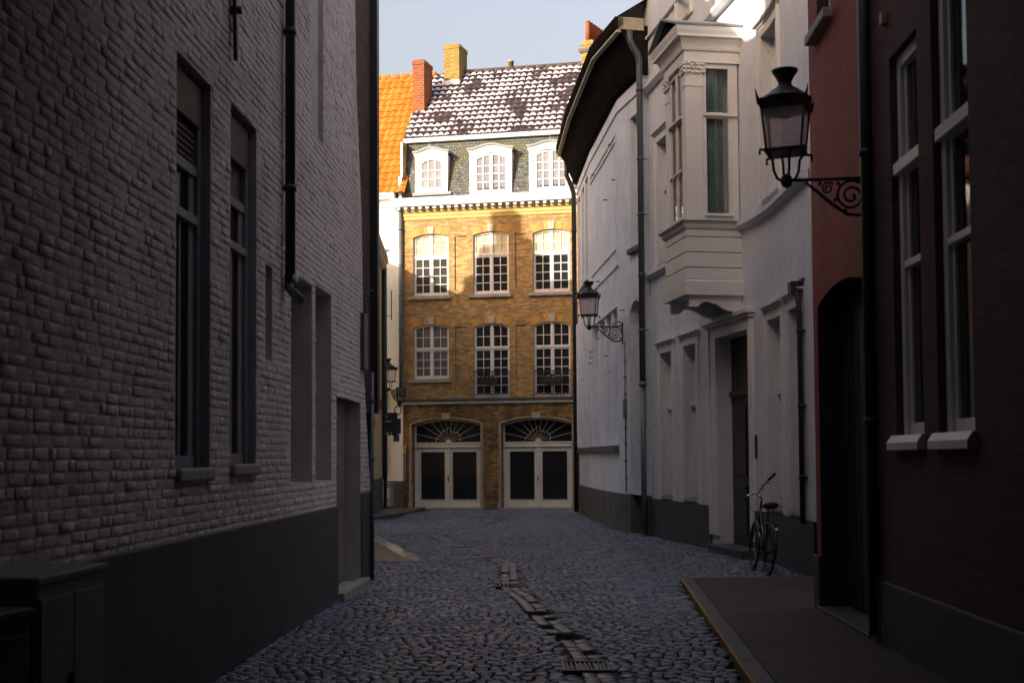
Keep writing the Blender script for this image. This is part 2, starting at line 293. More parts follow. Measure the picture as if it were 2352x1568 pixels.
class MB:
    def __init__(s, W=None): s.v = []; s.f = []; s.uv = []; s.mi = []; s.sm = []; s.W = W
    def P(s, p): return s.W.pos(*p) if s.W else tuple(p)
    def poly(s, pts, mi=0, uv=None, smooth=False, raw=False):
        b = len(s.v)
        for p in pts: s.v.append(tuple(p) if raw else s.P(p))
        s.f.append(list(range(b, b+len(pts)))); s.mi.append(mi); s.sm.append(smooth)
        if uv is None: uv = [(p[0], p[2]) for p in pts]
        s.uv.extend(uv)
    def mesh(s, verts, faces, mi=0, smooth=False, raw=False, uvf=None):
        b = len(s.v)
        for p in verts: s.v.append(tuple(p) if raw else s.P(p))
        for f in faces:
            s.f.append([b+i for i in f]); s.mi.append(mi); s.sm.append(smooth)
            s.uv.extend([uvf[i] if uvf else (verts[i][0], verts[i][2]) for i in f])
    def box(s, s0, s1, o0, o1, z0, z1, mi=0, inset=0.0):
        cs = s.W.cuts(s0, s1) if s.W else [s0, s1]
        for a, b in zip(cs, cs[1:]):
            v = [(a, o0, z0), (b, o0, z0), (b, o1, z0), (a, o1, z0), (a, o0, z1), (b, o0, z1), (b, o1, z1), (a, o1, z1)]
            if inset: v = v[:2]+[(b-inset, o1, z0+inset), (a+inset, o1, z0+inset)]+v[4:6]+[(b-inset, o1, z1-inset), (a+inset, o1, z1-inset)]
            fs = [(3, 2, 6, 7), (0, 4, 5, 1), (4, 7, 6, 5), (0, 1, 2, 3)]
            if a == s0: fs.append((0, 3, 7, 4))
            if b == s1: fs.append((1, 5, 6, 2))
            uvf = [(p[0]+abs(p[1]), p[2]) for p in v]
            s.mesh(v, fs, mi, uvf=uvf)
    def sweep(s, s0, s1, prof, mi=0, caps=True, closed=True):
        """profile of (o, z) swept along s"""
        cs = s.W.cuts(s0, s1); n = len(prof); v = []
        for c in cs: v += [(c, o, z) for o, z in prof]
        fs = []
        for k in range(len(cs)-1):
            for i in range(n if closed else n-1):
                j = (i+1) % n; fs.append((k*n+i, k*n+j, (k+1)*n+j, (k+1)*n+i))
        if caps and closed: fs.append(tuple(range(n))[::-1]); fs.append(tuple(len(v)-n+i for i in range(n)))
        s.mesh(v, fs, mi)
    def band(s, s0, s1, zlo, zhi, o0, o1, n=12, mi=0):
        """solid between two curves z(s)"""
        v = []; fs = []
        for i in range(n+1):
            t = s0+(s1-s0)*i/n; a, b = zlo(t), zhi(t)
            v += [(t, o0, a), (t, o1, a), (t, o1, b), (t, o0, b)]
        for i in range(n):
            k = 4*i
            for a, b in ((0, 1), (1, 2), (2, 3), (3, 0)): fs.append((k+a, k+4+a, k+4+b, k+b))
        fs += [(0, 1, 2, 3), (4*n+3, 4*n+2, 4*n+1, 4*n)]
        s.mesh(v, fs, mi)
    def tube(s, pts, r, n=8, mi=0, raw=False, closed=False, cap=True, smooth=True, flat=None):
        P = [Vector(p if raw else s.P(p)) for p in pts]
        rad = r if isinstance(r, (list, tuple)) else [r]*len(P)
        if len(P) < 2: return
        v = []; fs = []; m = len(P); up = None
        for i in range(m):
            if closed: t = P[(i+1) % m]-P[i-1]
            else: t = P[min(i+1, m-1)]-P[max(i-1, 0)]
            if t.length < 1e-9: t = Vector((0, 0, 1))
            t.normalize()
            if up is None: up = Vector((0, 0, 1)) if abs(t.z) < 0.9 else Vector((1, 0, 0))
            a = t.cross(up)
            if a.length < 1e-4: a = t.cross(Vector((0, 1, 0)))
            a.normalize(); b = a.cross(t).normalized(); up = b
            for k in range(n):
                w = 2*math.pi*k/n; v.append(P[i]+(a*math.cos(w)+b*math.sin(w))*rad[i])
        for i in range(m if closed else m-1):
            for k in range(n):
                j = (i+1) % m; fs.append((i*n+k, i*n+(k+1) % n, j*n+(k+1) % n, j*n+k))
        if cap and not closed: fs.append(tuple(range(n))[::-1]); fs.append(tuple((m-1)*n+k for k in range(n)))
        s.mesh(v, fs, mi, smooth, True)
    def lathe(s, c, prof, n=12, mi=0, smooth=True, rot=0.0, axis='z'):
        """profile (r, h) turned about a vertical axis at c (world)"""
        v = []; fs = []; m = len(prof)
        for r, h in prof:
            for k in range(n):
                w = 2*math.pi*k/n+rot; v.append((c[0]+r*math.cos(w), c[1]+r*math.sin(w), c[2]+h))
        for i in range(m-1):
            for k in range(n): fs.append((i*n+k, i*n+(k+1) % n, (i+1)*n+(k+1) % n, (i+1)*n+k))
        fs.append(tuple(range(n))[::-1]); fs.append(tuple((m-1)*n+k for k in range(n)))
        s.mesh(v, fs, mi, smooth, True)
    def solid(s, corners8, mi=0):
        s.mesh(corners8, [(3, 2, 1, 0), (4, 5, 6, 7), (0, 1, 5, 4), (1, 2, 6, 5), (2, 3, 7, 6), (3, 0, 4, 7)], mi, False, True)
    def obox(s, c, ux, dims, z0, z1, mi=0):
        """upright box: centre c (x,y), direction ux in plan, dims (along, across)"""
        u = Vector(ux).normalized(); w = Vector((-u.y, u.x)); c = Vector(c); q = []
        for z in (z0, z1):
            for a, b in ((-1, -1), (1, -1), (1, 1), (-1, 1)):
                p = c+u*a*dims[0]/2+w*b*dims[1]/2; q.append((p.x, p.y, z))
        v = q; s.mesh(v, [(3, 2, 1, 0), (4, 5, 6, 7), (0, 1, 5, 4), (1, 2, 6, 5), (2, 3, 7, 6), (3, 0, 4, 7)], mi, False, True,
                      uvf=[((Vector((p[0], p[1]))-c).dot(u)+(Vector((p[0], p[1]))-c).dot(w), p[2]) for p in v])
    def build(s, name, mats, parent=None, bevel=0.0, segs=2):
        me = bpy.data.meshes.new(name); me.from_pydata(s.v, [], s.f)
        mats = mats if isinstance(mats, (list, tuple)) else [mats]
        for m in mats: me.materials.append(M[m] if isinstance(m, str) else m)
        me.polygons.foreach_set('material_index', s.mi); me.polygons.foreach_set('use_smooth', s.sm)
        l = me.uv_layers.new(name='UVMap'); flat = [x for p in s.uv for x in p]; l.data.foreach_set('uv', flat)
        me.update(); ob = bpy.data.objects.new(name, me); COL.objects.link(ob)
        if parent:
            ob.parent = parent; ob.matrix_parent_inverse = parent_matrix(parent).inverted()
        if bevel:
            b = ob.modifiers.new('bevel', 'BEVEL'); b.width = bevel; b.segments = segs; b.limit_method = 'ANGLE'; b.angle_limit = R(40)
        return ob
def parent_matrix(o):
    m = Matrix.Translation(o.location)
    return m
def tag(o, label=None, cat=None, group=None, kind=None):
    if label: o['label'] = label
    if cat: o['category'] = cat
    if group: o['group'] = group
    if kind: o['kind'] = kind
    return o
def thing(name, loc, label, cat, group=None):
    o = bpy.data.objects.new(name, None); COL.objects.link(o); o.location = loc; o.empty_display_size = 0.3
    return tag(o, label, cat, group)
def copy_tree(o, parent=None):
    c = o.copy(); COL.objects.link(c)
    if parent: c.parent = parent
    for ch in list(o.children): copy_tree(ch, c)
    return c

def arcz(s0, s1, zs, rise):
    w = s1-s0; c = (s0+s1)/2
    if rise < 1e-4: return lambda t: zs
    Rr = (w*w/4+rise*rise)/(2*rise)
    return lambda t: zs+math.sqrt(max(0, Rr*Rr-(t-c)**2))-(Rr-rise)

def wall_sheet(mb, s0, s1, z0, z1, ops, mi=0, rmi=1):
    """sheet with openings; op = (s0, s1, z0, zspring, rise, depth)"""
    W = mb.W; S = set(W.cuts(s0, s1)); Zs = {z0, z1}
    for a, b, c, d, r, dep in ops: S |= {a, b}; Zs |= {c, d+r}
    S = sorted(x for x in S if s0-1e-6 <= x <= s1+1e-6); Zs = sorted(x for x in Zs if z0-1e-6 <= x <= z1+1e-6)
    for a, b in zip(S, S[1:]):
        for c, d in zip(Zs, Zs[1:]):
            if b-a < 1e-5 or d-c < 1e-5: continue
            m = ((a+b)/2, (c+d)/2)
            if any(p[0] < m[0] < p[1] and p[2] < m[1] < p[3]+p[4] for p in ops): continue
            mb.poly([(a, 0, c), (b, 0, c), (b, 0, d), (a, 0, d)], mi)
    for a, b, c, d, r, dep in ops:
        n = 14 if r else 1; az = arcz(a, b, d, r); xs = W.cuts(a, b) if not r else [a+(b-a)*i/n for i in range(n+1)]
        for p, q in zip(xs, xs[1:]):
            if r: mb.poly([(p, 0, az(p)), (q, 0, az(q)), (q, 0, d+r), (p, 0, d+r)], mi)
            mb.poly([(p, 0, az(p)), (p, -dep, az(p)), (q, -dep, az(q)), (q, 0, az(q))], rmi, uv=[(p, 0), (p, dep), (q, dep), (q, 0)])
            mb.poly([(p, 0, c), (q, 0, c), (q, -dep, c), (p, -dep, c)], rmi, uv=[(p, 0), (q, 0), (q, dep), (p, dep)])
        mb.poly([(a, 0, c), (a, -dep, c), (a, -dep, d), (a, 0, d)], rmi, uv=[(0, c), (dep, c), (dep, d), (0, d)])
        mb.poly([(b, 0, c), (b, 0, d), (b, -dep, d), (b, -dep, c)], rmi, uv=[(0, c), (0, d), (dep, d), (dep, c)])

def pane(W, s0, s1, z0, zs, rise, o, mat, parent, name='pane'):
    mb = MB(W); az = arcz(s0, s1, zs, rise); n = 10 if rise else 1
    mb.band(s0, s1, lambda t: z0, az, o-0.008, o, n); return mb.build(name, mat, parent)

def shell(mb, W, s0, s1, depth, z0, z1, mi=0):
    """back and side walls of a house behind its street wall"""
    a = W.pos(s0, 0, 0); b = W.pos(s1, 0, 0); i0 = W.seg(s0+.01); i1 = W.seg(s1-.01)
    a2 = W.pos(s0, -depth, 0); b2 = W.pos(s1, -depth, 0)
    for p, q in ((a, a2), (a2, b2), (b2, b)):
        l = (Vector(p)-Vector(q)).length
        mb.poly([(p[0], p[1], z0), (q[0], q[1], z0), (q[0], q[1], z1), (p[0], p[1], z1)], mi, uv=[(0, z0), (l, z0), (l, z1), (0, z1)], raw=True)

def gable_roof(mb, W, s0, s1, depth, ze, zr, over=0.2, mi=0, ridge=0.5):
    e = [W.pos(s0, over, ze), W.pos(s1, over, ze), W.pos(s1, -depth-over, ze), W.pos(s0, -depth-over, ze)]
    r0 = W.pos(s0, -depth*ridge, zr); r1 = W.pos(s1, -depth*ridge, zr)
    def lift(p, d): return (p[0], p[1], p[2]+d)
    for d in (0, 0.12):
        mb.poly([lift(e[0], d), lift(e[1], d), lift(r1, d), lift(r0, d)], mi, uv=[(s0, 0), (s1, 0), (s1, 5), (s0, 5)], raw=True)
        mb.poly([lift(e[2], d), lift(e[3], d), lift(r0, d), lift(r1, d)], mi, uv=[(s0, 0), (s1, 0), (s1, 5), (s0, 5)], raw=True)
    mb.poly([e[0], r0, e[3]], mi, uv=[(0, 0)]*3, raw=True); mb.poly([e[1], e[2], r1], mi, uv=[(0, 0)]*3, raw=True)
    mb.poly([e[0], e[1], lift(e[1], .12), lift(e[0], .12)], mi, uv=[(0, 0)]*4, raw=True)

def pantiles(mb, o, u, v, n, nu, nv, tw, tl, mi=0, mask=None):
    """o eave corner, u along the eave, v up the slope, n outward"""
    o, u, v, n = Vector(o), Vector(u).normalized(), Vector(v).normalized(), Vector(n).normalized()
    prof = []
    for k in range(7):
        t = k/6; prof.append((t, 0.030*math.sin(2*math.pi*(t-0.25))*0.9+(0.03 if t > 0.9 else 0)*0.3))
    for j in range(nv):
        for i in range(nu):
            if mask and not mask((i+.5)*tw, (j+.5)*tl): continue
            jx, jy, jz = random.uniform(-.006, .006), random.uniform(-.012, .012), random.uniform(-.004, .006)
            vs = []; uvs = []
            for (b, hh, vv) in ((0.0, 0.048, 0.0), (tl*0.5, 0.034, .45), (tl*1.12, 0.012, 1.0)):
                for t, h in prof:
                    p = o+u*(i*tw+t*tw*1.04+jx)+v*(j*tl+b+jy)+n*(h+hh+jz+0.01); vs.append(p); uvs.append((t, vv))
            m = len(prof); fs = []
            for r in range(2):
                for k in range(m-1): fs.append((r*m+k, r*m+k+1, (r+1)*m+k+1, (r+1)*m+k))
            mb.mesh(vs, fs, mi, True, True, uvs)
            lip = [p-n*0.022 for p in vs[:m]]; mb.mesh(vs[:m]+lip, [(k, m+k, m+k+1, k+1) for k in range(m-1)], mi, True, True, [(0.0, 1.5)]*(2*m))

def ridge_tiles(mb, a, b, r, step=0.38, mi=0):
    a, b = Vector(a), Vector(b); L = (b-a).length; d = (b-a)/L; k = 0
    while k*step < L-0.05:
        p = a+d*k*step; q = a+d*min(L, (k+1)*step)
        mb.tube([p, p+d*0.05, q], [r*1.22, r, r*0.94], 10, mi, True); k += 1

def downpipe(W, s, o, z0, z1, r, mat, parent, n=10, collars=(), name='drainpipe', bend=None):
    mb = MB(W); pts = [(s, o, z0), (s, o, z1)]
    if bend: pts += bend
    mb.tube(pts, r, n)
    for c in collars:
        mb.tube([(s, o, c-.03), (s, o, c+.03)], r*1.25, n); mb.box(s-.015, s+.015, -.01, o, c-.012, c+.012)
    return mb.build(name, mat, parent)

# ------------------------------------------------------------------ wall lines
WL = Wall([(-3.0, -5.7), (-2.62, 3.0), (-2.0, 17.2), (-1.97, 17.9)])       # left row; s = 0 at y = 3 after SL
SL = WL.cum[1]
WR = Wall([(3.33, 13.4), (3.03, 4.0), (2.72, -5.7)])                        # right row
WB = Wall([(2.95, 26.55), (3.9, 20.6), (4.06, 19.75), (4.13, 19.0), (4.13, 16.75)])
WF = Wall([(2.03, 36.9), (2.16, 32.9), (2.49, 28.0), (2.885, 26.2)])
WY = Wall([(-3.93, 32.6), (-4.2, 39.4)])
FB = Wall([(-3.62, 40.85), (3.442, 39.443)])                                # brown house front
FD = Wall([FB.pos(0, -0.02, 0)[:2], FB.pos(7.2, -0.02, 0)[:2]])
WW = Wall([(-9.6, 42.07), (-3.66, 40.89)])                                  # white house with the orange roof

# ------------------------------------------------------------------ ground, street, pavements
g = MB(); g.poly([(-300, -300, -0.05), (300, -300, -0.05), (300, 300, -0.05), (-300, 300, -0.05)], raw=True)
tag(g.build('ground', 'soil'), kind='structure')

def kerb_x(y): return 2.30-(16.8-y)*0.0697
def apron_x(y): return -1.45-(y-20.25)*0.2305
def streetz(x, y):
    return 0.018*noise.noise(Vector((x*0.55, y*0.40, 3.1)))+0.010*noise.noise(Vector((x*1.6, y*1.1, 7.7)))-0.03*math.exp(-((x-chan_x(y))/0.55)**2)
CHAN = [(0.95, 4.0), (0.72, 8.0), (0.63, 10.68), (0.55, 11.65), (0.43, 12.31), (0.34, 13.05), (0.22, 14.25), (0.11, 15.25), (-0.03, 16.04), (-0.06, 18.34), (-0.06, 19.66),
        (-0.35, 21.01), (-0.73, 23.03), (-0.96, 23.53), (-1.31, 24.73), (-1.65, 26.86), (-1.62, 27.93), (-1.28, 29.3), (-0.61, 32.49), (-0.2, 35.5)]
def chan_x(y):
    for (x0, y0), (x1, y1) in zip(CHAN, CHAN[1:]):
        if y0 <= y <= y1: return x0+(x1-x0)*(y-y0)/(y1-y0)
    return CHAN[0][0] if y < CHAN[0][1] else 99
def in_street(x, y):
    if y < 17.5 and x < -2.62+(y-3)*0.0437-0.05: return False
    if 17.5 < y < 34 and x < -4.6: return False
    if y > 34 and x < -3.2: return y < 39 and False
    if y < 16.8 and x > kerb_x(y)-0.05: return False
    if y > 16.8 and x > 4.3: return False
    if 20.25 < y < 28.3 and x < apron_x(y): return False
    if 36.9 < y and x > 3: return False
    if y > 33.6 and x < -3.9+(y-33.6)*0.2: return False
    return True
mb = MB(); y = 2.6; row = 0
while y < 41.2:
    p = random.uniform(0.074, 0.088)
    x = -5.0+random.random()*0.15
    while x < 5.0:
        w = random.uniform(0.08, 0.135)
        cx, cy = x+w/2, y+p/2
        if in_street(cx, cy) and abs(cx-chan_x(cy)) > 0.15:
            z = streetz(cx, cy)+random.uniform(-.006, .006); a, b = random.uniform(-.05, .05), random.uniform(-.07, .07); gx, gy = w/2-.004, p/2-.004
            jx, jy = random.uniform(-.006, .006), random.uniform(-.006, .006); vs = []
            for (k, h, cr) in ((1.0, -0.04, 0), (0.96, -0.007, 0), (0.78, 0.003, 0)):
                for ix, iy in ((-1, -1), (1, -1), (1, 1), (-1, 1)):
                    dx, dy = ix*gx*k, iy*gy*k; vs.append((cx+dx+jx*(1-k)*3, cy+dy+jy*(1-k)*3, z+h+(a*dx+b*dy if h > -.03 else 0)))
            fs = []
            for r in (0, 4):
                for q in range(4): fs.append((r+q, r+(q+1) % 4, r+4+(q+1) % 4, r+4+q))
            fs.append((8, 9, 10, 11)); mb.mesh(vs, fs, 0, True, True)
        x += w+0.004
    y += p
tag(mb.build('cobbled_street', 'cobble'), kind='structure')

# worn drain channel down the street; broken slabs hold wet mud
MUD = [(13.60, .16, 9), (12.45, .18, -1), (11.85, .26, 9), (14.6, .12, 0), (13.1, .1, 0), (18.4, .2, -1), (21.2, .1, 9), (23.6, .2, 9), (10.9, .12, 0), (15.5, .1, -1), (17.2, .15, 0)]
mb = MB()
for (x0, y0), (x1, y1) in zip(CHAN, CHAN[1:]):
    d = Vector((x1-x0, y1-y0)); L = d.length; d.normalize(); nrm = Vector((-d.y, d.x)); t = 0
    while t < L-0.03:
        l = min(random.uniform(0.16, 0.30), L-t)
        for k in (-1, 0):
            a = Vector((x0, y0))+d*(t+.006); b = Vector((x0, y0))+d*(t+l-.006); q0 = nrm*(k*0.125+0.005+random.uniform(-.004, .004)); q1 = nrm*((k+1)*0.125-0.005+random.uniform(-.008, .008))
            zz = -0.030+random.uniform(-.005, .005); tilt = 0.005*(1 if k else -1)
            v = [(a+q0, zz+(tilt if k else 0)), (b+q0, zz+(tilt if k else 0)), (b+q1, zz-(tilt if not k else 0)), (a+q1, zz-(tilt if not k else 0))]
            top = [(p.x, p.y, z+random.uniform(-.003, .003)) for p, z in v]; bot = [(p[0], p[1], -.06) for p in top]
            c = Vector((sum(p[0] for p in top)/4, sum(p[1] for p in top)/4))
            top2 = [(p[0]*.94+c.x*.06, p[1]*.94+c.y*.06, p[2]+.006) for p in top]
            vs = bot+top+top2; fs = []
            for r in (0, 4):
                for q in range(4): fs.append((r+q, r+(q+1) % 4, r+4+(q+1) % 4, r+4+q))
            fs.append((8, 9, 10, 11)); dark = any(abs(c.y-m) < h and (k != kk) for m, h, kk in MUD); mb.mesh([(p[0], p[1], p[2]-(.012 if dark else 0)) for p in vs], fs, 1 if dark else 0, True, True)
        t += l
tag(mb.build('drain_channel', ['channel', 'puddle']), kind='structure')
def drain_grate(x, y, w, l, rz, bars, label, rim=0.025):
    t = thing('drain_grate', (x, y, 0.0), label, 'drain grate'); t.rotation_euler.z = 0
    def q(a, b, c): return (x+a*math.cos(rz)-b*math.sin(rz), y+a*math.sin(rz)+b*math.cos(rz), c)
    def bx(m, a0, a1, b0, b1, z0, z1): m.solid([q(a0, b0, z0), q(a1, b0, z0), q(a1, b1, z0), q(a0, b1, z0), q(a0, b0, z1), q(a1, b0, z1), q(a1, b1, z1), q(a0, b1, z1)])
    m = MB(); bx(m, -w/2, w/2, -l/2, l/2, -.09, -.045); m.build('pit', 'puddle', t)
    m = MB()
    for a0, a1, b0, b1 in ((-w/2, w/2, -l/2-rim, -l/2), (-w/2, w/2, l/2, l/2+rim), (-w/2-rim, -w/2, -l/2-rim, l/2+rim), (w/2, w/2+rim, -l/2-rim, l/2+rim)): bx(m, a0, a1, b0, b1, -.09, -.004)
    m.build('frame', 'iron', t)
    m = MB()
    for k in range(bars):
        a = -w/2+(k+.5)*w/bars; bx(m, a-w/bars*.22, a+w/bars*.22, -l/2, l/2, -.024, -.010)
    m.build('bars', 'iron', t)
drain_grate(0.59, 10.08, 0.34, 0.42, 0.0, 9, 'iron drain grate at the near end of the street channel')
drain_grate(-0.04, 16.45, 0.44, 0.26, 0.05, 8, 'barred iron drain grate across the channel in mid street')
drain_grate(-2.72, 24.2, 0.42, 0.30, 0.0, 8, 'iron drain grate beside the pale kerb on the left')

# right pavement with painted kerb
mb = MB()
ys = [-6, 2, 6, 9.2, 12, 14, 16.62]
for a, b in zip(ys, ys[1:]):
    xa, xb = kerb_x(a)+0.16, kerb_x(b)+0.16; far = 4.6
    mb.poly([(xa, a, .05), (far, a, .05), (far, b, .05), (xb, b, .05)], uv=[(xa, a), (far, a), (far, b), (xb, b)], raw=True)
tag(mb.build('right_pavement', 'clinker'), kind='structure')
mb = MB()
y = -6.0
while y < 16.7:
    l = min(1.0, 16.78-y)
    for z0, z1, e0, e1, mi in ((-.06, .047, 0.02, .16, 0),):
        xa, xb = kerb_x(y), kerb_x(y+l)
        mb.solid([(xa+e0, y+.004, z0), (xa+e1, y+.004, z0), (xb+e1, y+l-.004, z0), (xb+e0, y+l-.004, z0), (xa+e0, y+.004, z1), (xa+e1, y+.004, z1), (xb+e1, y+l-.004, z1), (xb+e0, y+l-.004, z1)], 0)
        xa -= .0; mb.solid([(xa-.012, y+.004, -.06), (xa+.018, y+.004, -.06), (xb+.018, y+l-.004, -.06), (xb-.012, y+l-.004, -.06), (xa-.012, y+.004, .045), (xa+.018, y+.004, .045), (xb+.018, y+l-.004, .045), (xb-.012, y+l-.004, .045)], 1)
    y += l
mb.solid([(2.32, 16.64, -.06), (4.6, 16.64, -.06), (4.6, 16.78, -.06), (2.32, 16.78, -.06), (2.32, 16.64, .048), (4.6, 16.64, .048), (4.6, 16.78, .048), (2.32, 16.78, .048)], 0)
tag(mb.build('right_kerb', ['kerb', 'yellow_line'], None, 0.008), kind='structure')

# clinker apron and kerb coloured with a pale glint on the left, pavement before the far houses
mb = MB(); mb.poly([(apron_x(20.25)-.2, 20.25, .004), (apron_x(28.3)-.2, 28.3, .004), (-6.5, 28.3, .004), (-6.5, 20.25, .004)], raw=True, uv=[(-1.65, 20.25), (-3.5, 28.3), (-6.5, 28.3), (-6.5, 20.25)])
tag(mb.build('left_pavement', 'apron'), kind='structure')
mb = MB(); y = 20.25
while y < 28.2:
    l = random.uniform(.10, .16); w = 0.27
    xa, xb = apron_x(y), apron_x(y+l-.01)
    mb.solid([(xa-w, y, -.05), (xa, y, -.05), (xb, y+l-.01, -.05), (xb-w, y+l-.01, -.05), (xa-w, y, .012), (xa, y, .012+random.uniform(-.002, .002)), (xb, y+l-.01, .012), (xb-w, y+l-.01, .012)]); y += l
tag(mb.build('glint_kerb', 'kerb_glint', None, 0.006), kind='structure')
mb = MB(); P0 = [(-3.86, 33.7), (-3.70, 35.0), (-3.15, 37.3), (-2.9, 40.7)]
for (xa, a), (xb, b) in zip(P0, P0[1:]):
    mb.solid([(-7, a, -.05), (xa-.1, a, -.05), (xb-.1, b, -.05), (-7, b, -.05), (-7, a, .06), (xa-.1, a, .06), (xb-.1, b, .06), (-7, b, .06)], 0)
    mb.solid([(xa-.098, a, -.05), (xa, a, -.05), (xb, b, -.05), (xb-.098, b, -.05), (xa-.098, a, .068), (xa, a, .068), (xb, b, .068), (xb-.098, b, .068)], 1)
tag(mb.build('far_pavement', ['apron', 'kerb']), kind='structure')

# ------------------------------------------------------------------ brown brick house at the end of the street
H = thing('brick_house', (-0.8, 40.3, 0), 'yellow brown brick house closing the street, mossy slate mansard with three white dormers', 'house')
FW_WIN = [(0.34, 1.56, 7.12, 9.10), (2.41, 3.62, 7.12, 9.10), (4.43, 5.66, 7.12, 9.09), (0.34, 1.56, 4.33, 6.05), (2.41, 3.62, 3.70, 6.03), (4.43, 5.66, 3.68, 6.04)]
DOORS = [(0.28, 2.62), (3.33, 5.67)]
PANELS = [(1.77, 2.2, 7.28, 9.1), (3.83, 4.2, 7.28, 9.1), (1.77, 2.2, 3.85, 6.07), (3.83, 4.2, 3.9, 6.06)]
mb = MB(FB)
wall_sheet(mb, 0, 7.2, 3.6, 9.75, [(a, b, c, d, .11, .13) for a, b, c, d in FW_WIN]+[(a, b, c, d, 0, .045) for a, b, c, d in PANELS], 0, 0)
for a, b, c, d in PANELS: mb.poly([(a, -.045, c), (b, -.045, c), (b, -.045, d), (a, -.045, d)], 0)
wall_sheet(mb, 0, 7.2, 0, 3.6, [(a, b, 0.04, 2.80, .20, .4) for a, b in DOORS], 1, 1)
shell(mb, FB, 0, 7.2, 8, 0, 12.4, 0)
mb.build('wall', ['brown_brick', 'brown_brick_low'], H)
for a, b, c, d in FW_WIN:      # brick arch over each window
    mb = MB(FB)
    az = arcz(a, b, d, .11); m = (a+b)/2; n = 21
    for i in range(n):
        s0 = a+(b-a)*i/n; s1 = a+(b-a)*(i+1)/n-.008
        k = 0.30; f0 = (s0-m)*k/1.2; f1 = (s1-m)*k/1.2; h = .235
        v = []
        for o in (-.02, .007):
            v += [(s0, o, az(s0)), (s1, o, az(s1)), (s1+f1, o, az(s1)+h), (s0+f0, o, az(s0)+h)]
        mb.mesh(v, [(4, 5, 6, 7), (0, 1, 5, 4), (1, 2, 6, 5), (2, 3, 7, 6), (3, 0, 4, 7)])
    mb.build('brick_arch', 'voussoir', H)
for a, b, c, d in FW_WIN:
    m = (a+b)/2; mb = MB(FB); v = []
    for o in (-.02, .035): v += [(m-.085, o, d+.105), (m+.085, o, d+.105), (m+.12, o, d+.36), (m-.12, o, d+.36)]
    mb.mesh(v, [(4, 5, 6, 7), (0, 1, 5, 4), (1, 2, 6, 5), (2, 3, 7, 6), (3, 0, 4, 7)]); mb.build('keystone', 'stone', H, .006)

def cross_window(W, H, a, b, c, d, rise, zt, o, pane_hi, pane_lo, rows_hi, rows_lo, fm='window_paint', low_panel=0.0):
    mb = MB(W); az = arcz(a, b, d, rise); m = (a+b)/2; e = .055
    mb.box(a, a+e, o-.06, o, c, d); mb.box(b-e, b, o-.06, o, c, d)
    mb.box(a+e, b-e, o-.06, o, c, c+.085)
    mb.band(a, b, lambda t: az(t)-.06, az, o-.06, o+.002, 14)
    mb.box(m-.04, m+.04, o-.06, o+.006, c+.085, d+rise-.05)
    mb.box(a+.01, b-.01, o-.06, o+.012, zt-.055, zt+.03); mb.box(a+.01, b-.01, o-.06, o+.03, zt-.01, zt+.02)
    for q0, q1 in ((a+e, m-.04), (m+.04, b-e)):
        h = .022                                   # casement stiles
        for z0, z1 in ((c+.085, zt-.055), (zt+.03, d)):
            mb.box(q0, q0+h, o-.05, o-.012, z0, z1); mb.box(q1-h, q1, o-.05, o-.012, z0, z1)
        mb.box(q0+h, q1-h, o-.05, o-.012, c+.085, c+.115); mb.box(q0+h, q1-h, o-.05, o-.012, zt-.085, zt-.055); mb.box(q0+h, q1-h, o-.05, o-.012, zt+.03, zt+.055)
        q = (q0+q1)/2
        mb.box(q-.012, q+.012, o-.045, o-.018, c+.115, zt-.085); mb.box(q-.012, q+.012, o-.045, o-.018, zt+.055, az(q)-.05)
        for r in range(1, rows_lo):
            z = c+.1+(zt-.07-c-.1)*r/rows_lo; mb.box(q0+h, q1-h, o-.0445, o-.0175, z-.012, z+.012)
        for r in range(1, rows_hi):
            z = zt+.04+(d+.03-zt-.04)*r/rows_hi; mb.box(q0+h, q1-h, o-.0445, o-.0175, z-.012, z+.012)
    w = mb.build('window', fm, H)
    pane(W, a+.03, b-.03, c+.03, zt, 0, o-.048, pane_lo, w); pane(W, a+.03, b-.03, zt, d-.03, rise, o-.048, pane_hi, w)
    return w
for i, (a, b, c, d) in enumerate(FW_WIN):
    zt = 8.44 if i < 3 else 5.33
    hi = 'blind' if i < 3 else ('sheer' if i == 3 else 'glass'); lo = ['glass_grey', 'glass', 'glass', 'sheer', 'glass', 'glass'][i]
    w = cross_window(FB, H, a, b, c, d, .11, zt, -.075, hi, lo, 2, 4 if i < 3 else (3 if i == 3 else 5))
    if i < 4:
        mb = MB(FB); mb.box(a-.16, b+.09, -.1, .10, c-.12, c-.02); mb.build('sill', 'stone_grey', w, .01)
    else:
        mb = MB(FB); mb.box(a, b, -.12, .02, c-.07, c); mb.build('sill', 'stone_grey', w, .01)
        # little iron balcony
        bl = MB(FB); zb = c+.02; zt2 = c+.85
        bl.box(a+.0, b, .04, .065, zt2-.02, zt2+.012); bl.box(a, b, .045, .06, zb+.05, zb+.075); bl.box(a, b, .045, .06, zb+.47, zb+.485)
        nb = 11
        for k in range(nb+1):
            s = a+.02+(b-a-.04)*k/nb; bl.tube([(s, .052, zb), (s, .052, zt2)], .008, 5)
        m = (a+b)/2
        for s, sg in ((m-.04, 1), (m+.04, -1)):
            bl.tube([(s+sg*.10*math.sin(q*math.pi), .06, zb+.05+.42*q) for q in [k/8 for k in range(9)]], .007, 5)
        for dz, rr in ((.78, .045), (.40, .05)):
            bl.tube([(m+rr*math.cos(w2), .06, zb+dz+rr*math.sin(w2)) for w2 in [k*math.pi/6 for k in range(12)]], .007, 5, closed=True)
        for s in (a+.02, b-.02): bl.box(s-.012, s+.012, -.02, .05, zb+.05, zb+.07); bl.box(s-.012, s+.012, -.02, .05, zt2-.03, zt2-.01)
        bl.build('balcony_railing', 'iron', H)
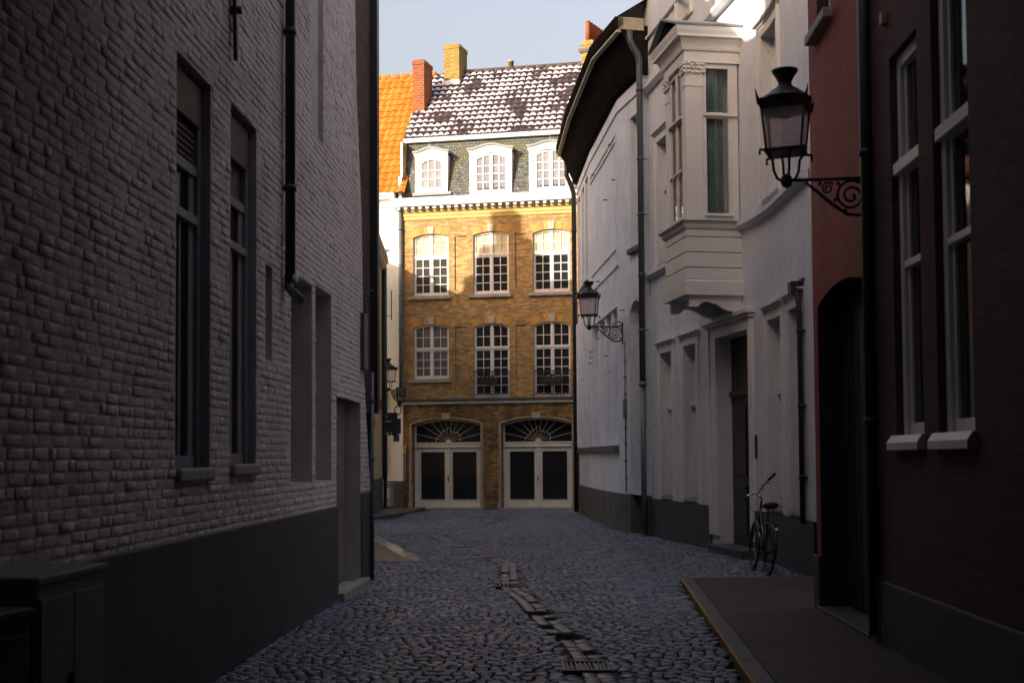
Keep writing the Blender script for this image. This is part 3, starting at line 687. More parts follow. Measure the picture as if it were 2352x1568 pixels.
# garage doors under the two arches
for di, (a, b) in enumerate(DOORS):
    sur = MB(FB); az = arcz(a, b, 2.80, .20); aw = arcz(a-.10, b+.10, 2.84, .215)
    for (x0, x1) in ((a-.10, a), (b, b+.10)):
        sur.box(x0, x1, -.02, .03, .0, 2.845)
        sur.box(x0+.03, x1-.03, .03, .05, .3, 2.83)
    sur.band(a-.10, b+.10, lambda t: az(min(max(t, a), b))-.0, lambda t: aw(t), -.02, .03, 18)
    sur.band(a-.07, b+.07, lambda t: aw(t)-.045, lambda t: aw(t)-.005, .03, .055, 18)
    sur.box(a-.14, a+.0, .03, .07, 0, .26); sur.box(b, b+.14, .03, .07, 0, .26)
    sur.build('door_surround', 'door_stone', H, .008)
    m = (a+b)/2; mb = MB(FB); v = []
    for o in (-.02, .085): v += [(m-.12, o, 2.98), (m+.12, o, 2.98), (m+.145, o, 3.17), (m-.145, o, 3.17)]
    mb.mesh(v, [(4, 5, 6, 7), (0, 1, 5, 4), (1, 2, 6, 5), (2, 3, 7, 6), (3, 0, 4, 7)]); mb.box(m-.155, m+.155, -.02, .10, 3.13, 3.18); mb.build('keystone', 'stone', H, .006)
    o = -.33
    fr = MB(FB)
    fr.box(a, a+.05, o-.08, o+.02, .05, 2.80); fr.box(b-.05, b, o-.08, o+.02, .05, 2.80)
    fr.band(a, b, lambda t: az(t)-.06, az, o-.08, o+.02, 16)
    fr.box(a+.05, b-.05, o-.08, o+.03, 2.05, 2.22); fr.box(a+.03, b-.03, o-.02, o+.07, 2.05, 2.09); fr.box(a+.03, b-.03, o-.02, o+.06, 2.17, 2.22)
    fl = fr.build('fanlight', 'cream_paint', H)
    ray = MB(FB)
    for k in range(10):
        w = math.pi*(0.075+0.85*k/9); dx, dz = math.cos(w), math.sin(w); L = 0.1
        while True:
            s = m+dx*L; z = 2.24+dz*L
            if s < a+.06 or s > b-.06 or z > az(s)-.07: break
            L += .02
        ray.tube([(m+dx*.08, o-.03, 2.24+dz*.08), (m+dx*L, o-.03, 2.24+dz*L)], .009, 5)
    pts = []
    for k in range(61):
        w = math.pi*k/60; r = .36+.085*math.cos(w*2*3.5-math.pi*1.5) if False else .37+.06*abs(math.sin(w*2.5))-.03
        r += .10*math.exp(-((w-math.pi/2)/.16)**2)
        pts.append((m+1.12*r*math.cos(w), o-.028, 2.24+r*math.sin(w)*.98))
    ray.tube(pts, .010, 5)
    ray.band(m-.1, m+.1, lambda t: 2.22, arcz(m-.1, m+.1, 2.22, .0999), o-.04, o+.01, 10)
    ray.build('sunburst_bars', 'cream_paint', fl)
    pane(FB, a+.03, b-.03, 2.2, 2.76, .2, o-.045, 'glass', fl)
    for (q0, q1, flip) in ((a+.05, m-.005, 1), (m+.005, b-.05, -1)):
        lf = MB(FB); g0, g1 = (q0+.16, q1-.13) if flip == 1 else (q0+.13, q1-.16)
        lf.box(q0, g0, o-.06, o-.01, .06, 2.05); lf.box(g1, q1, o-.06, o-.01, .06, 2.05); lf.box(g0, g1, o-.06, o-.01, 1.90, 2.05); lf.box(g0, g1, o-.06, o-.01, .06, .31)
        lf.box(q0+.1, q1-.1, o-.01, o+.012, .10, .125); lf.box(q0+.04, q1-.04, o-.01, o+.03, .055, .10)
        for (x0, x1, z0, z1) in ((g0-.02, g0, .29, 1.92), (g1, g1+.02, .29, 1.92)): lf.box(x0, x1, o-.01, o+.005, z0, z1)
        lf.box(g0, g1, o-.01, o+.005, 1.90, 1.92); lf.box(g0, g1, o-.01, o+.005, .29, .31)
        dl = lf.build('door_leaf', 'cream_paint', H)
        pane(FB, g0-.01, g1+.01, .30, 1.91, 0, o-.04, 'glass', dl)
        if flip == -1:
            pm = MB(FB); pm.box(m-.06, m+.06, o-.01, o+.035, .06, 1.86); pm.box(m-.03, m+.03, o+.035, o+.05, .32, 1.78); pm.box(m-.075, m+.075, o-.01, o+.06, 1.86, 1.92); pm.box(m-.065, m+.065, o-.01, o+.05, 1.92, 2.049); pm.box(m-.07, m+.07, o-.01, o+.05, .06, .27)
            pm.build('meeting_post', 'cream_paint', dl, .005)
            hd = MB(FB); hd.tube([(m, o+.05, 1.0), (m, o+.11, 1.0)], [.012, .024], 8); hd.box(m-.015, m+.015, o+.05, o+.056, .92, 1.08); hd.build('handle', 'iron', dl)
    th = MB(FB); th.box(a-.05, b+.05, -.45, .10, -.03, .05); th.build('threshold', 'stone_grey', H, .01)
# string course, frieze, cornice
mb = MB(FB); mb.sweep(-.06, 7.2, [(-.02, 3.47), (.07, 3.47), (.09, 3.50), (.09, 3.545), (.05, 3.56), (-.02, 3.56)], 0); mb.build('string_course', 'stone_grey', H)
mb = MB(FB); mb.sweep(-.04, 7.2, [(-.02, 3.562), (.05, 3.562), (.07, 3.60), (.07, 3.66), (-.02, 3.68)], 0); mb.build('dark_ledge', 'stone_plinth', H)
mb = MB(FB); mb.sweep(0, 7.2, [(-.05, 9.70), (.03, 9.70), (.03, 9.80), (.05, 9.815), (.05, 9.92), (.075, 9.93), (.10, 9.96), (.10, 10.02), (-.05, 10.02)], 0); mb.build('frieze', 'yellow_stone', H)
mb = MB(FB); s = -.15
while s < 7.1:
    mb.box(s, s+.105, .08, .27, 10.02, 10.105); s += .249
mb.box(-.2, 7.2, -.05, .10, 10.021, 10.11)
mb.build('dentils', 'white_joinery', H)
mb = MB(FB); mb.sweep(-.34, 7.2, [(-.06, 10.11), (.33, 10.11), (.35, 10.16), (.36, 10.24), (.40, 10.30), (.42, 10.37), (-.06, 10.37)], 0); mb.build('cornice_gutter', 'white_paint', H)
# mansard with slates
mb = MB(FB)
sl = math.hypot(2.1, .5)
mb.poly([(-.05, -.02, 10.37), (7.2, -.02, 10.37), (7.2, -.50, 12.46), (-.05, -.50, 12.46)], 0, uv=[(-.05, 0), (7.2, 0), (7.2, sl), (-.05, sl)])
mb.poly([(-.05, -.02, 10.37), (-.05, -.50, 12.46), (-.05, -8, 12.46), (-.05, -8, 10.37)], 0, uv=[(0, 0), (.5, 2), (8, 2), (8, 0)])
mb.build('mansard', 'slate', H)
mb = MB(FB); mb.sweep(-.10, 7.2, [(-.55, 12.44), (-.36, 12.44), (-.34, 12.48), (-.34, 12.56), (-.31, 12.58), (-.55, 12.58)], 0); mb.build('upper_gutter', 'white_paint', H)
mb = MB(FB); mb.box(-.16, -.052, -.6, .05, 10.37, 11.2); mb.box(-.12, -.052, -.75, -.08, 11.2, 12.4); mb.build('verge_board', 'white_wall', H)

def dormer(s0, s1, zb, cols, rows, g0, g1, gz0, gzs, rise, double):
    mb = MB(FD)
    wall_sheet(mb, s0, s1, zb, 11.88, [(g0-.1, g1+.1, gz0-.1, gzs+.06, rise, .05)], 0, 0)
    for s in (s0, s1): mb.poly([(s, 0, zb), (s, 0, 11.88), (s, -.62, 11.88), (s, -.62, zb)], 0)
    mb.poly([(s0, 0, zb), (s1, 0, zb), (s1, -.4, zb), (s0, -.4, zb)], 0)
    e0, e1 = s0-.07, s1+.07
    def top(t):
        u = (t-e0)/(e1-e0); return 12.02+.135*(max(0, math.sin(math.pi*min(1, max(0, (u-.06)/.88))))**1.7)
    mb.band(s0-.02, s1+.02, lambda t: 11.86, lambda t: top(t)-.11, -.02, .035, 20)
    mb.band(e0+.03, e1-.03, lambda t: top(t)-.115, lambda t: top(t)-.05, -.02, .065, 20)
    mb.band(e0, e1, lambda t: top(t)-.05, top, -.02, .10, 20)
    d = mb.build('dormer', 'white_paint', H)
    mb = MB(FD); mb.band(e0+.01, e1-.01, lambda t: top(t)-.06, lambda t: top(t)+.012, -.62, .108, 20); mb.build('dormer_roof', 'lead', d)
    fr = MB(FD); o = -.045; az = arcz(g0-.1, g1+.1, gzs+.06, rise); ag = arcz(g0, g1, gzs, rise)
    fr.box(g0-.1, g0, o-.04, o+.01, gz0-.1, gzs+.06); fr.box(g1, g1+.1, o-.04, o+.01, gz0-.1, gzs+.06); fr.box(g0, g1, o-.04, o+.01, gz0-.1, gz0)
    fr.band(g0-.1, g1+.1, lambda t: ag(min(max(t, g0), g1))-.0, az, o-.04, o+.011, 16)
    m = (g0+g1)/2
    if double:
        fr.box(m-.055, m+.055, o-.04, o+.016, gz0, gzs+rise); parts = ((g0, m-.055), (m+.055, g1))
    else: parts = ((g0, g1),)
    for q0, q1 in parts:
        for c in range(1, cols):
            q = q0+(q1-q0)*c/cols; fr.box(q-.015, q+.015, o-.035, o, gz0, ag(q)+.01)
        for r in range(1, rows):
            z = gz0+(gzs+.04-gz0)*r/rows; fr.box(q0, q1, o-.0345, o-.001, z-.015, z+.015)
    w = fr.build('dormer_window', 'white_paint', d)
    pane(FD, g0-.02, g1+.02, gz0-.02, gzs+.01, rise, o-.03, 'net', d)
dormer(0.41, 1.53, 10.63, 3, 3, .64, 1.31, 10.79, 11.62, .11, False)
dormer(2.30, 3.73, 10.45, 2, 4, 2.54, 3.51, 10.61, 11.66, .12, True)
dormer(4.32, 5.75, 10.46, 2, 4, 4.56, 5.53, 10.61, 11.68, .12, True)
mb = MB(FB); mb.box(.33, 1.66, -.14, .02, 10.52, 10.62); mb.build('dormer_apron', 'lead', H)
# pantiled upper roof
def roof_pt(s, k): return Vector(FB.pos(s, -.36-3.25*k, 12.56+3.2*k))
u = Vector(FB.pos(7, 0, 0))-Vector(FB.pos(0, 0, 0)); v = roof_pt(0, 1)-roof_pt(0, 0); nn = u.cross(v); nn = nn if nn.z > 0 else -nn
mb = MB(); pantiles(mb, roof_pt(-.12, 0), u, v, nn, 31, 14, .237, v.length/14.0)
rf = mb.build('roof', 'black_tile', H)
mb = MB(); mb.poly([roof_pt(-.1, 0), roof_pt(7.2, 0), roof_pt(7.2, 1), roof_pt(-.1, 1)], raw=True); mb.poly([roof_pt(-.1, 1), roof_pt(7.2, 1), FB.pos(7.2, -8, 12.4), FB.pos(-.1, -8, 12.4)], raw=True)
mb.poly([roof_pt(-.1, 0), roof_pt(-.1, 1), FB.pos(-.1, -8, 12.4)], raw=True, uv=[(0, 0)]*3); mb.poly([roof_pt(7.2, 0), roof_pt(7.2, 1), FB.pos(7.2, -8, 12.4)], raw=True, uv=[(0, 0)]*3)
mb.build('roof_boards', 'dark_tile', rf)
mb = MB(); ridge_tiles(mb, roof_pt(0.55, 1)+Vector((0, 0, .02)), roof_pt(7.2, 1)+Vector((0, 0, .02)), .11); mb.build('ridge', 'ridge_tile', rf)
# chimneys
def chimney(parent, c, ux, dims, z0, z1, mat, name='chimney', cap=.04):
    mb = MB(); mb.obox(c, ux, dims, z0, z1-.16, 0); mb.obox(c, ux, (dims[0]+cap, dims[1]+cap), z1-.16, z1-.02, 0); mb.obox(c, ux, (dims[0]-.04, dims[1]-.04), z1-.02, z1+.02, 0)
    return mb.build(name, mat, parent, .012)
chimney(H, (-1.98, 44.05), (1, -.32), (.60, .85), 14.2, 16.68, 'yellow_chimney')
chimney(H, (-3.10, 42.85), (1, -.32), (.44, .80), 12.2, 15.72, 'red_chimney')
mb = MB(); mb.obox((-2.05, 43.86), (1, -.32), (.66, .60), 14.9, 15.34); mb.obox((-3.15, 42.72), (1, -.32), (.50, .66), 12.8, 13.78); mb.build('chimney_flashing', 'white_wall', H)
c = chimney(H, (3.06, 43.25), (.87, -.5), (.46, 1.25), 12.5, 16.45, 'yellow_chimney')
mb = MB(); mb.obox((3.06, 43.25), (.87, -.5), (.62, 1.41), 16.10, 16.20); mb.obox((3.06, 43.25), (.87, -.5), (.56, 1.35), 16.05, 16.10); mb.obox((3.06, 43.25), (.87, -.5), (.52, 1.31), 15.62, 15.68); mb.build('chimney_band', 'ridge_tile', c)
for k in range(6):
    p = Vector((3.05, 43.25))+Vector((.5, .866))*(-.50+.2*k)
    mb = MB(); mb.lathe((p.x, p.y, 16.44), [(.092, 0), (.082, .66), (.082, .70), (.09, .70), (.09, .74), (.055, .74), (.055, .70)], 12); mb.build('chimney_pot', 'pot', c)
mb = MB(); mb.lathe((0.05, 44.6, 15.4), [(.10, 0), (.10, .90), (.115, .90), (.115, .96), (.07, .96)], 12); mb.build('flue_pipe', 'flue', H)
# rainwater pipe on the left corner, hopper and conduit
downpipe(FB, -.085, .085, 4.05, 10.08, .065, 'grey_pipe', H, collars=(9.4, 8.2, 7.15, 6.0, 4.95))
mb = MB(FB); mb.box(-.24, .08, .0, .2, 3.93, 4.05); mb.box(-.20, .06, .0, .17, 3.78, 3.93); mb.box(-.15, .02, 0, .12, 3.60, 3.78); mb.build('rain_hopper', 'slate_pipe', H, .01)
downpipe(FB, .045, .03, .02, 1.86, .025, 'grey_pipe', H, 8, (1.2, .5), 'conduit')
mb = MB(FB); mb.box(-.02, .07, .015, .035, 1.87, 2.13); q = mb.build('notice_plate', 'sign_yellow', H)
mb = MB(FB); mb.box(.012, .04, .0352, .037, 1.92, 1.99); mb.box(.015, .037, .0352, .037, 2.02, 2.09); mb.build('notice_mark', 'black_paint', q)

# ------------------------------------------------------------------ white house with orange roof, far left
H2 = thing('white_house', (-6, 41.6, 0), 'white walled house with bright orange pantiled roof, left of the brown brick house', 'house')
mb = MB(WW); wall_sheet(mb, 0, WW.L, .94, 4.7, [], 0); wall_sheet(mb, 0, WW.L, 4.7, 10.5, [], 1); shell(mb, WW, 0, WW.L, 8, 0, 10.6, 1)
mb.build('wall', ['white_paint_brick', 'white_wall'], H2)
mb = MB(WW); mb.box(0, WW.L, -.1, .02, 0, .94); mb.build('plinth', 'black_plinth', H2)
mb = MB(WW); mb.sweep(0, WW.L-.22, [(-.05, 10.42), (.22, 10.42), (.24, 10.52), (.30, 10.56), (.30, 10.62), (-.05, 10.62)]); mb.build('gutter', 'white_paint', H2)
mb = MB(WW); mb.sweep(0, WW.L, [(-.05, 10.18), (.05, 10.18), (.06, 10.30), (.16, 10.418), (-.05, 10.418)]); mb.sweep(0, WW.L, [(-.02, 9.62), (.015, 9.62), (.015, 9.66), (-.02, 9.66)]); mb.build('cornice', 'cream_paint', H2)
def ro(s, k): return Vector(WW.pos(s, .26-3.75*k, 10.60+5.15*k))
u = Vector(WW.pos(5, 0, 0))-Vector(WW.pos(0, 0, 0)); v = ro(0, 1)-ro(0, 0); nn = u.cross(v); nn = nn if nn.z > 0 else -nn
mb = MB(); n = int((WW.L-3.2)/.25)+1; pantiles(mb, ro(WW.L-.25*n+.15, 0), u, v, nn, n, 19, .25, v.length/19)
rf2 = mb.build('roof', 'orange_tile', H2)
mb = MB(); a, b = ro(0, 0), ro(WW.L+.1, 0); c, d = ro(WW.L+.1, 1), ro(0, 1); mb.poly([a, b, c, d], raw=True); mb.poly([d, c, WW.pos(WW.L+.1, -7.5, 10.5), WW.pos(0, -7.5, 10.5)], raw=True)
mb.poly([b, c, WW.pos(WW.L+.1, -7.5, 10.5)], raw=True, uv=[(0, 0)]*3); mb.poly([a, d, WW.pos(0, -7.5, 10.5)], raw=True, uv=[(0, 0)]*3); mb.build('roof_boards', 'dark_tile', rf2)
mb = MB(); ridge_tiles(mb, ro(2.5, 1), ro(WW.L+.3, 1), .12, .36); mb.build('ridge', 'orange_ridge', rf2)
mb = MB(WW); s = WW.L-.59; mb.box(s-.06, s+.06, .0, .09, 1.06, 4.0); mb.build('drainpipe', 'white_paint', H2, .01)
mb = MB(WW); s = WW.L-.12; mb.tube([(s, .0, 3.62), (s, .16, 3.60), (s, .16, 3.50)], .02, 6); mb.box(s-.05, s+.05, 0, .1, 3.45, 3.62)
for k in range(3): mb.tube([(s-.02+(.10+.012*k)*math.cos(w), .12+.01*k, 3.30+(.13+.015*k)*math.sin(w)) for w in [j*math.pi/8 for j in range(16)]], .007, 5, closed=True)
mb.build('cable_coil', 'iron', H2)
# electricity cabinet
T = thing('electric_cabinet', (-4.22, 40.25, 0), 'dirty pale street cabinet with a warning notice, against the far white house', 'cabinet')
mb = MB(); mb.obox((-4.22, 40.25), (1, -.1), (.56, .36), .10, .86); mb.build('box', 'cabinet_pale', T, .015)
mb = MB(); mb.obox((-4.22, 40.24), (1, -.1), (.60, .40), .86, .90); mb.build('lid', 'cabinet_pale', T, .01)
mb = MB(); mb.obox((-4.22, 40.25), (1, -.1), (.52, .32), .03, .10); mb.build('base', 'stone_plinth', T)
Wc = Wall([(-4.50, 40.094), (-3.94, 40.038)]); mb = MB(Wc); mb.box(.16, .47, .004, .009, .38, .73); nt_ = mb.build('warning_notice', 'sign_white', T)
mb = MB(Wc); v = [(.20, .0105, .50), (.41, .0105, .50), (.355, .0105, .60), (.255, .0105, .60)]; mb.poly(v); mb.build('yellow_triangle', 'sign_yellow', nt_)
mb = MB(Wc)
mb.box(.20, .41, .0095, .0112, .595, .605)
for x0, x1, z in ((.22, .41, .44), (.25, .30, .67), (.34, .37, .66)): mb.box(x0, x1, .0095, .011, z, z+.012)
mb.tube([(.27, .011, .51), (.30, .011, .555), (.285, .011, .56), (.32, .011, .595)], .006, 4); mb.build('notice_text', 'black_paint', nt_)

# ------------------------------------------------------------------ cream brick house on the left beyond the corner
H3 = thing('cream_house', (-6.5, 36.3, 0), 'narrow strip of cream painted brick house with dentil cornice, beyond the left corner', 'house')
mb = MB(WY); wall_sheet(mb, 0, WY.L, 1.08, 7.85, [], 0); shell(mb, WY, 0, WY.L, 4.2, 0, 7.9, 0); mb.build('wall', 'yellow_brick', H3)
mb = MB(WY); mb.box(0, WY.L, -.1, .02, 0, 1.08); mb.build('plinth', 'black_plinth', H3)
mb = MB(WY); mb.sweep(0, WY.L+.06, [(-.05, 7.90), (.13, 7.90), (.15, 7.97), (.22, 8.06), (.22, 8.12), (-.05, 8.12)]); s = .05
while s < WY.L: mb.box(s, s+.12, 0, .11, 7.80, 7.90); s += .25
mb.build('cornice', 'stone', H3)
mb = MB(WY); gable_roof(mb, WY, 0, WY.L+.05, 4.2, 8.13, 9.3, .2); mb.build('roof', 'dark_tile', H3)
mb = MB(WY); mb.box(WY.L-.02, WY.L+.05, -.6, .16, 8.14, 8.42); mb.box(WY.L-.06, WY.L+.10, -.65, .26, 8.42, 8.47); mb.build('gable_coping', 'lead', H3)
mb = MB(WY); mb.box(WY.L-.01, WY.L+.03, -.05, .16, 1.0, 7.9); mb.tube([(WY.L-.08, .10, .1), (WY.L-.08, .10, 7.86)], .05, 8); mb.build('drainpipe', 'black_paint', H3)
mb = MB(WY); mb.box(WY.L-.55, WY.L-.52, .02, .06, 2.9, 7.6); mb.tube([(WY.L+.1, .3, 6.2), (WY.L+.1, .3, 7.15)], .018, 6); mb.tube([(WY.L-.02, .05, 6.32), (WY.L+.1, .3, 6.32)], .012, 5); mb.build('wall_cable', 'iron', H3)
T = thing('hanging_sign', WY.pos(WY.L-.15, .3, 2.8), 'black square hanging sign box at the corner of the cream house', 'sign')
Wc = Wall([WY.pos(WY.L-.12, .02, 0)[:2], (-3.70, 39.22)])
mb = MB(Wc); mb.box(.0, Wc.L, -.09, .0, 2.44, 3.17); bx_ = mb.build('sign_box', 'black_paint', T, .03)
mb = MB(Wc); L_ = Wc.L; mb.box(L_*.22, L_*.62, .001, .006, 2.88, 2.905)
mb.poly([(L_*.22, .004, 3.02), (L_*.30, .004, 3.02), (L_*.30, .004, 3.10)]); mb.box(L_*.26, L_*.40, .001, .006, 2.47, 2.51); mb.box(L_*.26, L_*.29, .001, .006, 2.51, 2.56); mb.box(L_*.37, L_*.40, .001, .006, 2.51, 2.54); mb.box(L_*.58, L_*.63, .001, .006, 2.46, 2.53)
mb.build('sign_lettering', 'sign_white', bx_)
T = thing('blue_sign', (-3.72, 39.75, 2.6), 'small navy blue sign plate just behind the black hanging sign', 'sign')
mb = MB(); mb.obox((-3.74, 39.8), (1, -.2), (.22, .04), 2.50, 3.0); mb.build('plate', 'sign_blue', T, .01)
mb = MB(); mb.obox((-3.78, 39.76), (1, -.2), (.20, .05), 2.24, 2.49); mb.build('lower_plate', 'slate_pipe', T, .01)
T = thing('traffic_sign', WY.pos(1.6, .12, 3.2), 'round red rimmed traffic sign on the cream wall, edge showing past the dark pipe', 'traffic sign')
c = Vector((-3.84, 34.1, 3.2)); mb = MB(); n = 28
mb.mesh([(c.x+.21*math.cos(w), c.y+dy, c.z+.21*math.sin(w)) for dy in (-.008, .008) for w in [2*math.pi*k/n for k in range(n)]], [tuple(range(n))[::-1], tuple(range(n, 2*n))]+[(k, (k+1) % n, n+(k+1) % n, n+k) for k in range(n)], 0, False, True); dsk = mb.build('disc', 'sign_red', T)
mb = MB(); mb.mesh([(c.x+.15*math.cos(w), c.y-.010, c.z+.15*math.sin(w)) for w in [2*math.pi*k/n for k in range(n)]], [tuple(range(n))[::-1]], 0, False, True); mb.build('face', 'sign_white', dsk)
mb = MB(); mb.tube([(-4.0, 34.12, 3.2), (-3.8, 34.12, 3.2)], .015, 6, raw=True); mb.build('bracket', 'grey_pipe', T)
mb = MB(); mb.obox((-3.84, 33.4), (1, 0), (.16, .30), 2.58, 2.82); o = mb.build('alarm_box', 'sign_red', None, .02); tag(o, 'small red box on the cream wall below the round sign', 'box')

# ------------------------------------------------------------------ old limewashed house with tarred eaves, right
H4 = thing('limewashed_house', (3.5, 31.5, 0), 'old limewashed house with curved dark overhanging eaves and grey plinth, on the right', 'house')
F0 = 4.002; F1 = 8.913
ops4 = [(.19, 1.02, 6.58, 9.48, 0, .18), (1.44, 2.25, 6.58, 9.48, 0, .18), (2.61, 3.38, 6.58, 9.5, 0, .18), (F0+.09, F0+4.62, 1.97, 5.2, 0, .34), (9.84, 10.56, 6.32, 9.27, 0, .24), (9.70, 10.62, .06, 4.68, .46, .30)]
mb = MB(WF); wall_sheet(mb, 0, WF.L, .86, 10.05, [o for o in ops4[:5]]+[(9.70, 10.62, .87, 4.68, .46, .30)], 0, 0)
a = WF.pos(0, 0, 0); b = WF.pos(WF.L, 0, 0)
mb.poly([(a[0], a[1], 0), (6.5, 37.6, 0), (6.5, 37.6, 10.05), (a[0], a[1], 10.05)], raw=True, uv=[(0, 0)]*4)
mb.poly([(b[0], b[1], 0), (3.2, 26.3, 0), (3.2, 26.3, 10.9), (b[0], b[1], 10.9)], raw=True, uv=[(0, 0)]*4)
mb.build('wall', 'old_white', H4)
for a, b in ((0, 9.70), (10.62, WF.L)): mb = MB(WF); mb.box(a, b, -.31, .035, 0, .86); mb.build('plinth', 'old_grey', H4)
for i, (a, b, c, d, r, dep) in enumerate(ops4[:3]+[ops4[4]]):
    fr = MB(WF); o = -dep+.02
    fr.box(a, a+.07, o, o+.05, c, d); fr.box(b-.07, b, o, o+.05, c, d); fr.box(a+.07, b-.07, o, o+.05, d-.08, d); fr.box(a+.07, b-.07, o, o+.05, c, c+.08); fr.box(a+.07, b-.07, o, o+.06, c+(d-c)*.62, c+(d-c)*.62+.07)
    w = fr.build('window', 'old_white', H4); pane(WF, a, b, c, d, 0, o+.015, 'glass', w)
    sl_ = MB(WF); sl_.box(a-.06, b+.06, -.2, .09, c-.12, c-.002); sl_.build('sill', 'stone_plinth', w, .01)
# wide recess with boarded posts
a, b = F0+.09, F0+4.62
fr = MB(WF); fr.poly([(a, -.33, 1.97), (b, -.33, 1.97), (b, -.33, 5.2), (a, -.33, 5.2)]); fr.build('recessed_panel', 'old_white', H4)
for k in range(1, 4):
    s = a+(b-a)*k/4; pm = MB(WF); pm.box(s-.14, s+.14, -.325, -.05, 1.975, 5.195); pm.box(s-.09, s+.09, -.05, -.025, 2.1, 5.0); pm.build('post', 'old_white', H4, .01)
mb = MB(WF); mb.box(a-.05, b+.05, -.3, .10, 1.80, 1.966); mb.build('ledge', 'old_grey', H4, .015)
mb = MB(WF); mb.box(-.02, 3.5, .0, .07, 1.82, 1.96); mb.build('ledge', 'old_grey', H4, .015)
for s0, s1 in ((.05, .55), (1.2, 1.75), (2.4, 2.9), (3.35, 3.6)):
    mb = MB(WF); mb.box(s0, s1, 0, .07, 1.965, 5.7); mb.build('pilaster', 'old_white', H4, .01)
# moulded lines on the upper wall
mb = MB(WF)
for (p0, p1, z) in ((F0+.14, F0+4.75, 9.20), (F0+.14, F0+4.75, 9.05), (F0+.30, F0+4.75, 6.52), (F0+.6, F0+4.9, 6.10)): mb.box(p0, p1, 0, .03, z, z+.06)
mb.box(0, WF.L, 0, .035, 9.66, 9.72); mb.box(F0+4.72, F0+4.78, 0, .03, 6.1, 9.25)
mb.build('mouldings', 'old_white', H4)
mb = MB(WF); rs = random.Random(5)
for k in range(16):
    s = rs.uniform(3.2, 9.6); z = rs.choice([rs.uniform(4.2, 9.3), rs.uniform(4, 6.5)]); mb.box(s, s+.04, 0, .11, z, z+.022)
mb.build('iron_pins', 'iron', H4)
# arched doorway
mb = MB(WF); mb.poly([(9.70, -.28, 0), (10.62, -.28, 0), (10.62, -.28, 5.14), (9.70, -.28, 5.14)]); mb.build('door', 'dark_door', H4)
mb = MB(WF); rs = random.Random(2); z = .9
while z < 4.6:
    h = rs.uniform(.22, .3); w = rs.choice([.10, .17]); mb.box(9.70-w, 9.703, -.02, .022, z, z+h-.012); z += h
for k in range(12):
    w0 = math.pi-math.pi*k/12-.02; w1 = math.pi-math.pi*(k+1)/12+.02; c0 = (10.16, 4.68); q = []
    for o in (-.02, .02):
        for (rr, w) in ((.46, w0), (.46, w1), (.58, w1), (.58, w0)): q.append((c0[0]+rr*math.cos(w), o, c0[1]+rr*math.sin(w)))
    if max(p[0] for p in q) < WF.L-.01: mb.mesh(q, [(4, 5, 6, 7), (0, 1, 5, 4), (1, 2, 6, 5), (2, 3, 7, 6), (3, 0, 4, 7)])
mb.build('door_quoins', 'old_white', H4)
# eave
mb = MB(WF)
mb.sweep(-.05, WF.L+.06, [(-.25, 10.0), (.02, 9.98), (.10, 10.06), (.20, 10.28), (.33, 10.62), (.48, 10.86), (.56, 10.90), (.56, 11.02), (-.25, 11.05)])
mb.build('eave', 'eave_dark', H4)
mb = MB(WF); mb.sweep(-.07, WF.L+.08, [(.50, 10.865), (.60, 10.865), (.60, 10.925), (.50, 10.925)]); mb.build('eave_edge', 'eave_edge', H4)
mb = MB(WF); mb.sweep(-.10, WF.L+.09, [(.45, 11.02), (.57, 10.93), (.62, 10.96), (.63, 11.20), (.45, 11.20)]); mb.build('gutter', 'eave_dark', H4)
mb = MB(WF); 
cs = WF.cuts(-.1, WF.L+.1)
for p, q in zip(cs, cs[1:]):
    mb.poly([(p, .6, 11.2), (q, .6, 11.2), (q, -4.0, 14.2), (p, -4.0, 14.2)])
a = WF.pos(0, 0, 0); mb.poly([WF.pos(-.1, .6, 11.2), WF.pos(-.1, -4, 14.2), (6.6, 37.8, 11.0), (a[0], a[1], 10.05)], raw=True, uv=[(0, 0)]*4)
mb.build('roof', 'dark_tile', H4)
mb = MB(WF); e = WF.L+.06; mb.poly([(e+.03, .56, 10.93), (e+.03, -.02, 10.93), (e+.03, -.02, 11.2), (e+.03, .56, 11.2)]); mb.build('eave_end_board', 'eave_edge', H4)
# drainpipes
mb = MB(); px, py = 2.80, 26.02
mb.tube([(2.60, 26.0, 10.90), (2.60, 26.0, 10.70), (2.66, 26.0, 10.55), (2.76, 26.01, 10.40), (px, py, 10.25), (px, py, 10.0), (px, py, 3.2)], .068, 10, raw=True)
for z in (9.6, 8.1, 6.9, 5.6, 4.4): mb.tube([(px, py, z-.03), (px, py, z+.03)], .08, 10, raw=True); mb.tube([(px, py, z), (px+.16, py+.04, z)], .012, 5, raw=True)
dp = mb.build('drainpipe', 'slate_pipe', H4)
mb = MB(); mb.tube([(px, py, .05), (px, py, 3.25)], .06, 10, raw=True); mb.tube([(px, py, 3.2), (px, py, 3.3)], .085, 10, raw=True); mb.build('lower_pipe', 'grey_pipe', dp)
mb = MB(); fx, fy = 1.93, 36.98
mb.tube([(1.72, 36.95, 10.85), (1.72, 36.95, 10.3), (1.86, 36.97, 9.95), (fx, fy, 9.75), (fx, fy, .05)], .075, 10, raw=True)
for z in (8.6, 6.4, 4.2, 2.1): mb.tube([(fx, fy, z-.03), (fx, fy, z+.03)], .09, 10, raw=True)
mb.build('drainpipe', 'black_paint', H4)
mb = MB(WF); mb.tube([(9.38, .03, .9), (9.38, .03, 4.3)], .016, 6)
for k in range(8): mb.box(9.36, 9.43, 0, .06, 1.2+k*.38, 1.23+k*.38)
mb.box(9.30, 9.42, .0, .06, 2.55, 3.0); mb.build('lamp_cable', 'grey_pipe', H4)

